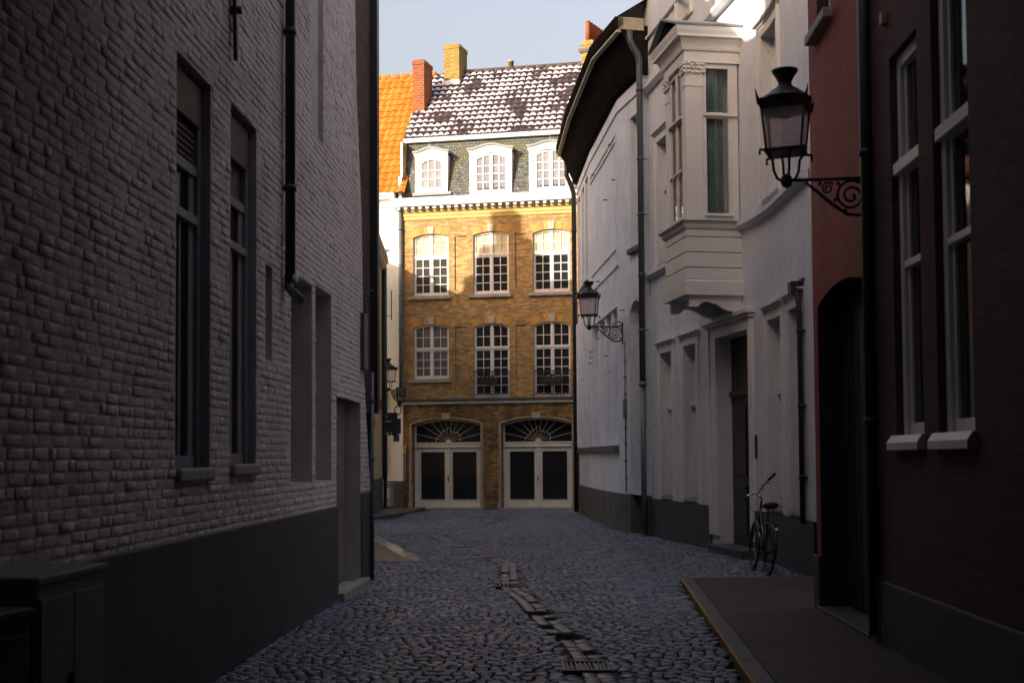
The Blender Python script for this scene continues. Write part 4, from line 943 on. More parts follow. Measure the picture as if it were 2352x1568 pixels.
# ------------------------------------------------------------------ white house with the timber bay window, right
H5 = thing('bay_window_house', (5.5, 21.5, 0), 'white rendered house with a projecting timber bay window over a dark doorway, on the right', 'house')
PL = .80
lowin = [(1.13, 1.95), (2.74, 3.56), (7.30, 8.10), (8.62, 9.28)]
upwin = [(1.06, 1.86, 5.72, 8.30), (7.18, 8.10, 5.80, 8.45), (2.70, 3.45, 10.25, 12.4)]
mb = MB(WB)
ops5 = [(a, b, .90, 3.84, 0, .24) for a, b in lowin]+[(a, b, c, d, 0, .24) for a, b, c, d in upwin]+[(4.76, 6.40, .0, 3.80, 0, .26)]
wall_sheet(mb, 0, WB.L, 0, 12.6, ops5, 0, 0); shell(mb, WB, 0, WB.L, 7, 0, 12.6, 0); mb.build('wall', 'white_render', H5)
mb = MB(WB); gable_roof(mb, WB, 0, WB.L, 7, 12.6, 15.2, .3); mb.build('roof', 'dark_tile', H5)
for a, b in ((0, 4.33), (6.56, WB.L)): mb = MB(WB); mb.box(a, b, -.05, .03, 0, PL); mb.build('plinth', 'black_plinth', H5, .01)
def surround(a, b, z0, z1, name='window_surround', w=.16, hood=True):
    m = MB(WB)
    for x0, x1 in ((a-w, a), (b, b+w)):
        m.box(x0, x1, -.01, .035, z0, z1+w); m.box(x0 if x0 < a else x1-.045, x0+.045 if x0 < a else x1, .035, .055, z0, z1+w)
    m.box(a, b, -.01, .035, z1, z1+w); m.box(a-w-.02, b+w+.02, -.01, .06, z1+w, z1+w+.045); 
    if hood: m.box(a-w-.06, b+w+.06, -.01, .11, z1+w+.045, z1+w+.09)
    return m.build(name, 'white_joinery', H5, .006)
def sash(a, b, z0, z1, rail, gl='glass'):
    o = -.215; f = MB(WB)
    f.box(a, a+.09, o-.03, o+.03, z0, z1); f.box(b-.09, b, o-.03, o+.03, z0, z1); f.box(a+.09, b-.09, o-.03, o+.03, z1-.09, z1); f.box(a+.09, b-.09, o-.03, o+.03, z0, z0+.11)
    f.box(a, b, o-.03, o+.10, rail-.05, rail+.05); f.box((a+b)/2-.025, (a+b)/2+.025, o-.03, o+.02, z0+.11, rail-.05)
    f.box(a+.09, b-.09, o-.03, o+.015, (z0+rail)/2-.02, (z0+rail)/2+.02)
    w = f.build('window', 'white_joinery', H5, .005); pane(WB, a+.05, b-.05, z0+.05, z1-.05, 0, o-.012, gl, w)
    s = MB(WB); s.box(a-.0, b+.0, -.22, .05, z0-.07, z0); s.build('sill', 'stone_grey', w, .008)
for a, b in lowin: surround(a, b, PL, 3.84); sash(a, b, .90, 3.84, 2.72)
for a, b, c, d in upwin: surround(a, b, c-.06, d); sash(a, b, c, d, c+(d-c)*.62)
# string courses
mb = MB(WB)
for s0, s1 in ((0, 4.84), (6.18, WB.L)): mb.sweep(s0, s1, [(-.02, 5.50), (.06, 5.50), (.12, 5.56), (.12, 5.64), (-.02, 5.67)])
mb.build('string_course', 'white_render', H5)
mb = MB(WB); mb.sweep(0, WB.L, [(-.02, 9.56), (.07, 9.56), (.13, 9.63), (.13, 9.70), (-.02, 9.74)]); mb.sweep(0, WB.L, [(-.02, 10.74), (.06, 10.74), (.06, 10.79), (-.02, 10.80)]); mb.sweep(0, WB.L, [(-.02, 12.3), (.12, 12.35), (.25, 12.6), (-.02, 12.6)]); mb.build('string_course', 'white_render', H5)
# doorway
m = MB(WB)
for x0, x1, c0, c1 in ((4.35, 4.76, 4.37, 4.47), (6.40, 6.56, 6.46, 6.54)):
    m.box(x0, x1, -.01, .05, .28, 4.0); m.box(c0, c1, .05, .075, .30, 3.98)
m.box(4.76, 6.40, -.01, .05, 3.80, 4.0); m.box(4.30, 6.60, -.01, .11, 4.0, 4.06); m.box(4.26, 6.64, -.01, .16, 4.06, 4.14); m.build('door_surround', 'white_joinery', H5, .006)
dm = MB(WB); dm.poly([(4.76, -.255, 0), (6.40, -.255, 0), (6.40, -.255, 3.8), (4.76, -.255, 3.8)]); 
for s0, s1, z0, z1 in ((4.9, 5.5, .3, 1.2), (4.9, 5.5, 1.35, 2.6), (5.66, 6.26, .3, 1.2), (5.66, 6.26, 1.35, 2.6)): dm.box(s0, s1, -.255, -.235, z0, z1)
dm.box(4.76, 6.40, -.255, -.20, 2.75, 2.85)
d = dm.build('door', 'dark_door', H5, .008)
hb = MB(WB); hb.tube([(5.52, -.23, 1.15), (5.52, -.16, 1.15)], [.015, .03], 8); hb.build('handle', 'iron', d)
m = MB(WB); m.box(4.70, 6.46, -.25, .22, -.03, .14); m.build('doorstep', 'stone_plinth', H5, .01)
m = MB(WB); m.box(6.61, 6.66, .0, .03, 1.66, 2.04); m.build('intercom_plate', 'black_paint', H5, .006)
# pipe at the near end
m = MB(WB); m.tube([(9.52, .07, .75), (9.52, .07, 3.70), (9.50, .08, 3.95), (9.42, .14, 4.05)], .038, 8)
for z in (3.45, 2.4, 1.4): m.tube([(9.52, .07, z-.025), (9.52, .07, z+.025)], .048, 8); m.box(9.46, 9.58, -.01, .07, z-.01, z+.01)
m.box(9.30, 9.50, .02, .18, 3.98, 4.16); m.box(9.25, 9.56, .0, .03, 4.14, 4.2); m.build('drainpipe', 'black_paint', H5)
# the bay: street face from s 4.88 to 6.12, standing .99 m out
bs0, bs1, bo = 4.88, 6.12, .99
def around(mb, prof, x=0.0, mi=0):
    """profile (extra outward d, z) swept round the three faces of the bay"""
    path = [(bs0, -.02, -1, 0), (bs0, bo, -1, 1), (bs1, bo, 1, 1), (bs1, -.02, 1, 0)]
    n = len(prof); v = []
    for s, o, ds, do in path:
        for d, z in prof: v.append((s+ds*d, o+do*d, z))
    fs = []
    for k in range(3):
        for i in range(n):
            j = (i+1) % n; fs.append((k*n+i, k*n+j, (k+1)*n+j, (k+1)*n+i))
    fs += [tuple(range(n)), tuple(3*n+i for i in range(n))[::-1]]
    mb.mesh(v, fs, mi)
mb = MB(WB); around(mb, [(-.1, 4.40), (.045, 4.40), (.045, 4.63), (.0, 4.66), (-.1, 4.66)])
for z0, z1 in ((4.665, 4.86), (4.872, 5.12), (5.132, 5.38), (5.392, 5.52)): around(mb, [(-.1, z0), (-.008, z0), (0, z0+.008), (0, z1-.008), (-.008, z1), (-.1, z1)])
mb.box(bs0+.05, bs1-.05, -.02, bo-.05, 4.41, 4.45)
bay = mb.build('bay', 'white_joinery', H5)
mb = MB(WB); around(mb, [(-.1, 5.52), (.02, 5.52), (.045, 5.56), (.045, 5.60), (.085, 5.63), (-.1, 5.64)]); bb = mb.build('bay_ledge', 'white_joinery', bay)
mb = MB(WB); around(mb, [(-.1, 5.641), (.10, 5.635), (.10, 5.65), (-.1, 5.67)]); mb.build('bay_ledge_lead', 'lead', bay)
mb = MB(WB)
def post(s0, s1, o0, o1):
    mb.box(s0, s1, o0, o1, 5.66, 8.36); mb.box(s0-.015, s1+.015, o0-.015, o1+.015, 5.66, 5.76); mb.box(s0-.012, s1+.012, o0-.012, o1+.012, 7.95, 7.985)
post(bs0+.03, bs0+.24, bo-.24, bo-.03); post(bs1-.24, bs1-.03, bo-.33, bo-.03)
mb.build('bay_posts', 'white_joinery', bay, .006)
rs = random.Random(3)            # carved capitals
for s0, s1, o0, o1 in ((bs0+.0, bs0+.27, bo-.27, bo), (bs1-.27, bs1, bo-.36, bo)):
    mb = MB(WB)
    for zz in (8.20, 8.27, 8.335):
        for k in range(9):
            t = k/8
            for p in (((s0+s1)/2+(t-.5)*(s1-s0), o1-.02), (s1-.02 if s1 > 5.5 else s0+.02, o0+(o1-o0)*t)):
                r = rs.uniform(.018, .034); cx, cy, cz = WB.pos(p[0], p[1], zz+rs.uniform(-.015, .015))
                mb.lathe((cx, cy, cz-r), [(r*.3, 0), (r*.9, r*.4), (r, r), (r*.8, r*1.6), (r*.2, 2*r)], 6)
    mb.build('carved_capital', 'white_joinery', bay)
# bay glazing: side facing the camera and the street face
def bay_frame(kind):
    mb = MB(WB)
    if kind == 'side':      # plane s = bs1-.05, along o
        s0, s1 = bs1-.10, bs1-.04; a, b = .03, bo-.335
        bars = [(a, a+.17, 5.67, 8.36), (b-.06, b, 5.67, 8.36), (a+.17, b-.06, 5.67, 5.80), (a+.17, b-.06, 8.27, 8.36), (a+.17, b-.06, 7.42, 7.52)]
        for x0, x1, z0, z1 in bars: mb.box(s0, s1, x0, x1, z0, z1)
        mb.box(s1, s1+.05, a+.02, b, 7.45, 7.49); mb.box(s1, s1+.045, a+.12, b-.02, 5.745, 5.79); mb.box(s1, s1+.02, a+.13, b-.02, 8.27, 8.30)
        for x0, x1 in ((a+.14, a+.17), (b-.06, b-.03)):
            mb.box(s1, s1+.02, x0, x1, 5.8, 7.42); mb.box(s1, s1+.02, x0, x1, 7.52, 8.27)
    else:
        o0, o1 = bo-.12, bo-.05; a, b = bs0+.24, bs1-.24
        m = (a+b)/2
        for x0, x1, z0, z1 in ((a, a+.05, 5.67, 8.36), (b-.05, b, 5.67, 8.36), (m-.035, m+.035, 5.67, 8.36), (a+.05, m-.035, 5.67, 5.79), (m+.035, b-.05, 5.67, 5.79), (a+.05, m-.035, 8.27, 8.36), (m+.035, b-.05, 8.27, 8.36), (a+.05, m-.035, 7.42, 7.52), (m+.035, b-.05, 7.42, 7.52)): mb.box(x0, x1, o0, o1, z0, z1)
        mb.box(a, b, o1, o1+.05, 7.45, 7.49); mb.box(a, b, o1, o1+.03, 6.55, 6.58)
    return mb.build('bay_window', 'white_joinery', bay, .004)
bay_frame('side'); bay_frame('street')
mb = MB(WB); mb.box(bs1-.075, bs1-.067, .1, bo-.36, 5.72, 8.32); mb.box(bs0+.26, bs1-.26, bo-.09, bo-.082, 5.72, 8.32); mb.build('bay_glass', 'clear', bay)
mb = MB(WB); n = 46; vs_ = []; fs_ = []
for k in range(n+1):
    o = .14+(bo-.36-.14)*k/n*.80+.10; ds = .02*math.sin(k*1.25)+.008*math.sin(k*.5); vs_ += [(bs1-.20+ds, o, 5.70), (bs1-.20+ds*.8, o, 8.3)]
for k in range(n): fs_.append((2*k, 2*k+2, 2*k+3, 2*k+1))
mb.mesh(vs_, fs_, 0, True); mb.build('bay_curtain', 'teal_curtain', bay)
mb = MB(WB); mb.poly([(bs0+.1, .0, 5.68), (bs1-.3, .0, 5.68), (bs1-.3, 0.02, 8.3), (bs0+.1, .02, 8.3)]); mb.build('bay_inside', 'dark_door', bay)
# entablature and pediment
mb = MB(WB)
around(mb, [(-.12, 8.36), (.0, 8.36), (.0, 8.385), (-.01, 8.39), (-.01, 8.555), (.02, 8.56), (.035, 8.60), (.035, 8.615), (.05, 8.66), (.09, 8.74), (.15, 8.755), (.15, 8.80), (-.12, 8.80)])
mb.build('bay_entablature', 'white_joinery', bay)
ms = (bs0+bs1)/2; e = .20
mb = MB(WB); around(mb, [(-.12, 8.80), (.15, 8.802), (.17, 8.86), (.185, 8.93), (-.12, 8.93)]); mb.build('bay_cornice', 'white_joinery', bay)
mb = MB(WB); mb.poly([(bs0-.18, bo+.12, 8.93), (bs1+.18, bo+.12, 8.93), (ms, bo+.12, 9.24)]); mb.build('pediment', 'eave_dark', bay)
mb = MB(WB)
for s0, s1, z0, z1 in ((bs0-e, ms, 8.93, 9.26), (ms, bs1+e, 9.26, 8.93)):
    v = []
    for o in (-.02, bo+.22): v += [(s0, o, z0), (s1, o, z1), (s1, o, z1+.035), (s0, o, z0+.035)]
    mb.mesh(v, [(0, 1, 2, 3), (7, 6, 5, 4), (0, 4, 5, 1), (1, 5, 6, 2), (2, 6, 7, 3), (3, 7, 4, 0)])
mb.build('bay_roof', 'lead', bay)
# consoles under the bay
def console(s):
    m = MB(WB); o_out = bo-.06; k = 40; lo = []
    for i in range(k+1):
        t = i/k; o = .0+o_out*t
        t_ = 1-t; q = [(0, .19), (.17, .19), (.2, .15), (.27, .105), (.36, .10), (.5, .145), (.68, .235), (.82, .27), (.92, .25), (1, .21)]
        for (a0, d0), (a1, d1) in zip(q, q[1:]):
            if a0 <= t_ <= a1: kk = (t_-a0)/(a1-a0); z = 4.40-(d0+(d1-d0)*kk)
        lo.append((o, min(4.36, z)))
    v = []; fs = []
    for o, z in lo: v += [(s-.06, o, z), (s+.06, o, z), (s+.06, o, 4.40), (s-.06, o, 4.40)]
    for i in range(k):
        q = 4*i
        for a, b in ((0, 1), (1, 2), (2, 3), (3, 0)): fs.append((q+a, q+b, q+4+b, q+4+a))
    fs += [(0, 3, 2, 1), (4*k, 4*k+1, 4*k+2, 4*k+3)]
    m.mesh(v, fs); return m.build('console', 'white_joinery', bay)
console(bs1-.10); console(bs0+.10)

# ------------------------------------------------------------------ oxblood rendered house, right
H6 = thing('red_house', (5.2, 12.1, 0), 'oxblood red rendered house with a dark gateway, between the white bay house and dark brick', 'house')
RD = 2.53
mb = MB(WR); wall_sheet(mb, 0, RD, 0, 10.0, [(.22, 2.28, .04, 3.30, .14, .3), (.45, 1.06, 6.26, 8.6, 0, .2)], 0, 1); shell(mb, WR, 0, RD, 7, 0, 10.0, 0); mb.build('wall', ['red_render', 'dark_door'], H6)
mb = MB(WR); gable_roof(mb, WR, 0, RD, 7, 10.0, 12.5, .1); mb.build('roof', 'dark_tile', H6)
mb = MB(WR); mb.poly([(.22, -.28, .05), (2.28, -.28, .05), (2.28, -.28, 3.47), (.22, -.28, 3.47)])
for k in range(9): mb.box(.24+k*.228, .24+k*.228+.20, -.28, -.26, .12, 3.2)
gd = mb.build('gateway_door', 'dark_door', H6)
mb = MB(WR); mb.box(1.66, 1.78, -.262, -.25, 1.58, 1.88); mb.build('letter_slot', 'grey_frame', gd, .004)
mb = MB(WR); mb.box(-.02, .22, -.02, .04, 0, .62); mb.box(2.28, 2.52, -.02, .04, 0, .62); mb.build('base_stones', 'stone_plinth', H6, .01)
mb = MB(WR); mb.box(.18, 2.34, -.3, .06, 0, .085); mb.build('threshold', 'kerb', H6, .008)
fr = MB(WR); fr.box(.45, .53, -.19, -.13, 6.26, 8.6); fr.box(.98, 1.06, -.19, -.13, 6.26, 8.6); fr.box(.53, .98, -.19, -.13, 6.26, 6.36); fr.box(.53, .98, -.19, -.13, 7.4, 7.47); w = fr.build('window', 'white_joinery', H6); pane(WR, .5, 1.0, 6.3, 8.55, 0, -.165, 'glass', w)
s = MB(WR); s.box(.25, 1.16, -.2, .10, 6.16, 6.26); s.build('sill', 'stone_grey', w, .01)

# ------------------------------------------------------------------ dark red brick house, right foreground
H7 = thing('dark_brick_house', (6.2, 5.0, 0), 'dark red brick house with tall white sash windows and bluestone plinth, right foreground', 'house')
w7 = [(3.16, 3.92, 1.86, 5.06), (4.28, 5.06, 1.86, 5.30), (7.4, 8.2, 1.86, 5.30)]
mb = MB(WR); wall_sheet(mb, RD, WR.L, .0, 9.0, [(a, b, c, d, 0, .15) for a, b, c, d in w7], 0, 0); shell(mb, WR, RD, WR.L, 8, 0, 9.0, 0); mb.build('wall', 'red_brick', H7)
mb = MB(WR); gable_roof(mb, WR, RD, WR.L, 8, 9.0, 11.5, .1); mb.build('roof', 'dark_tile', H7)
mb = MB(WR); mb.box(RD+.14, WR.L, -.02, .035, 0, .60); mb.build('plinth', 'stone_plinth', H7, .01)
mb = MB(WR); mb.box(RD, RD+.139, -.02, .05, 0, .63); mb.build('base_stone', 'stone_plinth', H7, .01)
for a, b, c, d in w7:
    o = -.12; f = MB(WR)
    f.box(a, a+.10, o-.02, o+.06, c, d); f.box(b-.10, b, o-.02, o+.06, c, d); f.box(a+.1, b-.1, o-.02, o+.06, d-.1, d)
    t1, t2 = 4.10, 3.28
    f.box(a+.1, b-.1, o-.02, o+.03, c, c+.10); f.box(a, b, o-.02, o+.11, t1-.05, t1+.05); f.box(a+.1, b-.1, o-.02, o+.06, t2-.03, t2+.03)
    for x0, x1 in ((a+.10, a+.15), (b-.15, b-.10)): f.box(x0, x1, o-.02, o+.025, c+.1, d-.1)
    w = f.build('window', 'white_joinery', H7, .006); pane(WR, a+.1, b-.1, c+.05, d-.05, 0, o, 'glass', w)
    s = MB(WR); s.sweep(a-.06, b+.04, [(-.14, 1.74), (.07, 1.74), (.07, 1.80), (.03, 1.86), (-.14, 1.87)]); s.build('sill', 'white_joinery', w)
mb = MB(WR); mb.tube([(RD+.06, .06, .12), (RD+.06, .06, 9.0)], .055, 10)
for z in (2, 4.4, 6.5): mb.tube([(RD+.06, .06, z-.03), (RD+.06, .06, z+.03)], .068, 10)
mb.build('drainpipe', 'black_paint', H7)
mb = MB(WR); mb.box(3.05, 3.14, 0, .05, 5.38, 5.48); mb.build('wall_plate', 'stone', H7, .006)

# ------------------------------------------------------------------ white painted brick house, left foreground
H8 = thing('painted_brick_house', (-6, 9, 0), 'white painted rough brick house with black plinth and deep narrow windows, left foreground', 'house')
ops8 = [(5.60, 6.43, 1.64, 4.62, 0, .14), (7.0, 7.84, 1.66, 4.67, 0, .14), (8.19, 8.43, 2.62, 3.50, 0, .08), (9.22, 10.24, 1.45, 3.58, 0, .28), (10.43, 11.33, 1.45, 3.62, 0, .26),
        (11.65, 13.36, .12, 2.47, 0, .16), (10.22, 10.86, 5.30, 9.2, 0, .05)]
ops8 = [(SL+a, SL+b, c, d, r, e) for a, b, c, d, r, e in ops8]
ENDP = [(0, 14.22), (1.2, 14.22), (2.86, 13.66), (3.64, 13.60), (4.95, 13.50), (6.6, 13.10), (7.8, 13.02), (13, 12.9)]
def end_s(z):
    for (z0, a), (z1, b) in zip(ENDP, ENDP[1:]):
        if z <= z1: return SL+a+(b-a)*(z-z0)/(z1-z0)
    return SL+12.9
EV = 11.6
mb = MB(WL); wall_sheet(mb, 0, SL+12.9, .0, EV, [o for o in ops8[:5]]+[ops8[6]]+[(ops8[5][0], SL+12.9, .12, 2.47, 0, .001)], 0, 1)
a, b = ops8[5][0], ops8[5][1]
zs = [2.47, 2.86, 3.64, 4.95, 6.6, 7.8, EV]
for z0, z1 in zip(zs, zs[1:]):
    mb.poly([(SL+12.9, 0, z0), (end_s(z0), 0, z0), (end_s(z1), 0, z1), (SL+12.9, 0, z1)], 0)
for z0, z1 in ((0, .12), (.12, 1.2), (1.2, 2.47)):
    x0 = SL+12.9 if z1 <= .12 else b
    mb.poly([(x0, 0, z0), (end_s(z0), 0, z0), (end_s(z1), 0, z1), (x0, 0, z1)], 1)
for s, fl in ((a, 0), (b, 1)): mb.poly([(s, 0, .12), (s, -.16, .12), (s, -.16, 2.47), (s, 0, 2.47)], 1, uv=[(0, 0), (.16, 0), (.16, 2.4), (0, 2.4)])
mb.poly([(a, 0, 2.47), (b, 0, 2.47), (b, -.16, 2.47), (a, -.16, 2.47)], 1)
for o in (ops8[2], ops8[3], ops8[4], ops8[6]): mb.poly([(o[0], -o[5], o[2]), (o[1], -o[5], o[2]), (o[1], -o[5], o[3]), (o[0], -o[5], o[3])], 1)
shell(mb, WL, 0, SL+13.0, 9, 0, EV, 1)
wall8 = mb.build('wall', ['left_mortar', 'left_reveal'], H8)
mb = MB(WL); rs = random.Random(11); z = 1.10; r = 0; PH = .067
while z < 9.6:
    s = SL+1.6-rs.random()*.2; zc = z+PH/2; e = end_s(zc)-.01
    holes = [(o[0]-.02, o[1]+.02) for o in ops8 if o[2]-.02 < zc < o[3]+.0]
    while s < e:
        l = rs.choice([.095, .19, .195, .20, .19]); a0, a1 = s+.005, min(s+l-.005, e); s += l
        parts = [(a0, a1)]
        for h0, h1 in holes:
            np_ = []
            for p, q in parts:
                if h1 <= p or h0 >= q: np_.append((p, q)); continue
                if p < h0: np_.append((p, h0))
                if q > h1: np_.append((h1, q))
            parts = np_
        for p, q in parts:
            if q-p < .03: continue
            h = max(.0015, rs.gauss(.005, .0028)); j = lambda k=.004: rs.uniform(-k, k); c = .012
            t0, t1 = z+.005+j(), z+PH-.006+j()
            v = [(p, 0, t0), (q, 0, t0), (q, 0, t1), (p, 0, t1), (p+.003, h*.6, t0+.003), (q-.003, h*.6, t0+.003), (q-.003, h*.6, t1-.003), (p+.003, h*.6, t1-.003),
                 (p+c+j(), h+j(.003), t0+c), (q-c+j(), h+j(.003), t0+c), (q-c+j(), h+j(.003), t1-c), (p+c+j(), h+j(.003), t1-c)]
            fs = []
            for rr in (0, 4):
                for k in range(4): fs.append((rr+k, rr+(k+1) % 4, rr+4+(k+1) % 4, rr+4+k))
            fs.append((8, 9, 10, 11)); mb.mesh(v, fs, 0, True)
    z += PH; r += 1
mb.build('brick_facing', 'left_brick', wall8)
mb = MB(WL); mb.box(0, SL+11.64, -.02, .03, 0, 1.135); mb.build('plinth', 'black_plinth', H8, .015)
mb = MB(WL); mb.box(SL+13.37, SL+14.25, -.02, .022, 0, 1.235); mb.build('plinth', 'black_plinth', H8, .015)
mb = MB(WL); gable_roof(mb, WL, 0, SL+13.0, 9, EV, 14.1, .15); mb.build('roof', 'dark_tile', H8)
mb = MB(); mb.obox((-6.9, 4.6), (0, 1), (4.8, 2.6), 11.6, 16.4); mb.obox((-6.9, 4.6), (0, 1), (3.4, 2.4), 16.4, 17.6); mb.build('chimney', 'dark_brick', H8)  # outsized unseen block, added to limit the sun patch beside the bay window
for i, (a, b, c, d, r, dep) in enumerate(ops8[:2]):
    o = -.11; f = MB(WL); hz = 3.95
    f.box(a, a+.07, o-.03, o+.02, c, d); f.box(b-.09, b, o-.03, o+.04, c, d)
    f.box(a+.07, b-.09, o-.03, o+.02, c, c+.09); f.box(a+.07, b-.09, o-.03, o+.03, hz-.08, hz); f.box(a+.07, b-.09, o-.03, o+.02, d-.06, d)
    f.box(b-.22, b-.09, o-.03, o+.01, c+.09, hz-.08); f.box(a+.07, a+.14, o-.03, o+.01, c+.09, hz-.08)
    f.box(a+.07, b-.09, o-.03, o+.045, 3.49, 3.56); f.box((a+b)/2-.02, (a+b)/2+.02, o-.03, o+.005, c+.09, 3.49)
    w = f.build('window', 'grey_frame', H8, .005); pane(WL, a+.1, b-.1, c+.05, hz-.02, 0, o-.012, 'glass', w)
    lv = MB(WL); lv.box(a+.07, b-.09, o-.03, o-.01, hz, d-.06)
    if i == 0:
        for k in range(5): lv.box(a+.08, b-.1, o-.01, o+.015, hz+.03+k*.05, hz+.055+k*.05)
    lv.box(a+.03, b-.05, o-.01, o+.05, 4.26, d-.05); lv.build('head_panel', 'brown_wood', w)
    s = MB(WL); s.box(a-.01, b+.01, -.12, .05, c-.10, c); s.build('sill', 'stone_grey', w, .02)
mb = MB(WL); a, b = ops8[5][0], ops8[5][1]; mb.poly([(a, -.155, .1), (b, -.155, .1), (b, -.155, 2.47), (a, -.155, 2.47)])
for k in range(8): mb.box(a+k*(b-a)/8+.006, a+(k+1)*(b-a)/8-.006, -.155, -.135, .1, 2.46)
d = mb.build('door', 'brown_door', H8, .004)
mb = MB(WL); mb.tube([(a+.25, -.13, 1.60), (a+.25, -.06, 1.60), (a+.38, -.06, 1.59)], .012, 6); mb.build('handle', 'iron', d)
mb = MB(WL); mb.box(a-.1, b+.1, -.2, .12, -.03, .11); mb.build('doorstep', 'stone_grey', H8, .015)
mb = MB(WL); s = SL+8.86; mb.tube([(s, .075, 3.42), (s, .075, 9.5)], .05, 10)
for z in (5.9, 4.35, 8.0): mb.tube([(s, .075, z-.03), (s, .075, z+.03)], .062, 10); mb.box(s-.02, s+.02, 0, .07, z-.01, z+.01)
dp = mb.build('drainpipe', 'black_paint', H8)
mb = MB(WL); mb.tube([(s+.02, .08, 3.34), (s+.02, .08, 3.50)], .066, 10); mb.tube([(s, .08, 3.40), (s, .09, 3.34), (s+.0, .20, 3.22)], .05, 8); mb.build('pipe_shoe', 'grey_pipe', dp)
mb = MB(WL); s = SL+6.98; mb.mesh([(s-.045, .03, 7.2), (s+.045, .03, 7.2), (s+.05, .03, 5.45), (s+.02, .03, 5.0), (s-.02, .03, 5.0), (s-.05, .03, 5.45), (s-.045, .065, 7.2), (s+.045, .065, 7.2), (s+.05, .065, 5.45), (s+.02, .065, 5.0), (s-.02, .065, 5.0), (s-.05, .065, 5.45)],
        [(5, 4, 3, 2, 1, 0), (6, 7, 8, 9, 10, 11)]+[(k, (k+1) % 6, 6+(k+1) % 6, 6+k) for k in range(6)]); mb.tube([(s, .0, 5.42), (s, .10, 5.42)], .035, 8); mb.build('wall_anchor', 'iron', H8, .006)
mb = MB(WL); s = SL+13.98; mb.tube([(s, .06, .03), (s, .06, 2.9)], .028, 8)
for z in (.9, 1.7, 2.5): mb.tube([(s, .06, z-.02), (s, .06, z+.02)], .038, 8)
mb.build('cable_pipe', 'grey_pipe', H8)
mb = MB(WL); mb.box(SL+13.35, SL+13.66, .0, .06, 2.9, 3.66); mb.tube([(SL+13.5, .05, 3.66), (SL+13.5, .05, 3.86)], .02, 6); mb.tube([(SL+13.45, .03, 4.02), (SL+13.75, .12, 4.0)], .012, 5); mb.build('meter_box', 'slate_pipe', H8, .015)

# ------------------------------------------------------------------ tall dark brick house: only its street corner shows past the painted house
H9 = thing('tall_brick_house', (-7.5, 21, 0), 'dark brown brick house corner with a square black duct, beside the cream house', 'house')
mb = MB(WL)
zs = [2.33, 2.86, 3.64, 4.95, 6.6, 7.8, 13.0]
for z0, z1 in zip(zs, zs[1:]): mb.poly([(end_s(z0), -.002, z0), (SL+14.4, -.002, z0), (SL+14.4, -.002, z1), (end_s(z1), -.002, z1)], 0)
ye = WL.pos(SL+14.4, 0, 0)
mb.poly([(ye[0], ye[1], 0), (-4.4, ye[1]+.1, 0), (-4.4, ye[1]+.1, 13), (ye[0], ye[1], 13)], 0, raw=True, uv=[(0, 0), (2.4, 0), (2.4, 13), (0, 13)])
WT = Wall([(-4.4, 12.5), (-4.4, 27.0)])
mb.poly([(-4.4, ye[1]+.1, 0), (-4.4, 27, 0), (-4.4, 27, 13), (-4.4, ye[1]+.1, 13)], 0, raw=True, uv=[(0, 0), (9, 0), (9, 13), (0, 13)])
mb.poly([(-2.17, 13.5, EV), (-4.4, 13.5, 13), (-4.4, ye[1]+.1, 13), (ye[0], ye[1], 13)], 0, raw=True, uv=[(0, 0)]*4)
shell(mb, WT, 1, WT.L, 6, 0, 13, 0); mb.build('wall', 'dark_brick', H9)
mb = MB(); R_ = [(-3.6, 13.4, 12.6), (-3.6, 27.1, 12.6), (-7.2, 27.1, 17.3), (-7.2, 13.4, 17.3), (-10.6, 13.4, 12.6), (-10.6, 27.1, 12.6)]
mb.mesh(R_, [(0, 1, 2, 3), (3, 2, 5, 4), (0, 3, 4), (1, 5, 2)], 0, False, True); mb.build('roof', 'dark_tile', H9)  # unseen high roof, shaped to keep the right-hand walls in shade
mb = MB(WL); s = SL+14.35; mb.box(s-.09, s+.11, -.01, .10, 2.34, 9.8); mb.build('duct', 'black_paint', H9, .008)

# ------------------------------------------------------------------ stepped gable house behind the left row (throws the stepped shadow)
H10 = thing('stepped_gable_house', (-11, 24, 0), 'brown brick house with a crow stepped gable, hidden behind the left row', 'house')
out_ = [(-16.5, 10.78), (-14.83, 10.78), (-14.83, 11.52), (-14.03, 11.52), (-14.03, 12.5), (-13.58, 12.5), (-13.58, 13.08), (-13.1, 13.08), (-13.1, 13.63), (-12.57, 13.63), (-12.57, 14.62), (-11.9, 14.62), (-11.9, 15.6), (-11.07, 15.6),
        (-11.07, 14.68), (-10.64, 14.68), (-10.64, 14.08), (-10.1, 14.08), (-10.1, 13.15), (-9.0, 13.15), (-9.0, 12.25), (-7.9, 12.25), (-7.9, 10.9), (-4.8, 10.9)]
mb = MB()
for (x0, z0), (x1, z1) in zip(out_, out_[1:]):
    if x1 > x0+1e-4: mb.solid([(x0, 28.6, 0), (x1, 28.6, 0), (x1, 29.0, 0), (x0, 29.0, 0), (x0, 28.6, z0), (x1, 28.6, z0), (x1, 29.0, z0), (x0, 29.0, z0)])
mb.solid([(-16.3, 14, 0), (-10.7, 14, 0), (-10.7, 28.59, 0), (-16.3, 28.59, 0), (-16.3, 14, 10.0), (-10.7, 14, 10.0), (-10.7, 28.59, 10.0), (-16.3, 28.59, 10.0)])
mb.build('wall', 'dark_brick', H10)
mb = MB(); mb.mesh([(-16.5, 14, 9.9), (-16.5, 28.58, 9.9), (-12.6, 28.58, 13.4), (-12.6, 14, 13.4), (-8.8, 14, 9.9), (-8.8, 28.58, 9.9)], [(0, 1, 2, 3), (3, 2, 5, 4), (0, 3, 4), (1, 5, 2)], 0, False, True); mb.build('roof', 'dark_tile', H10)

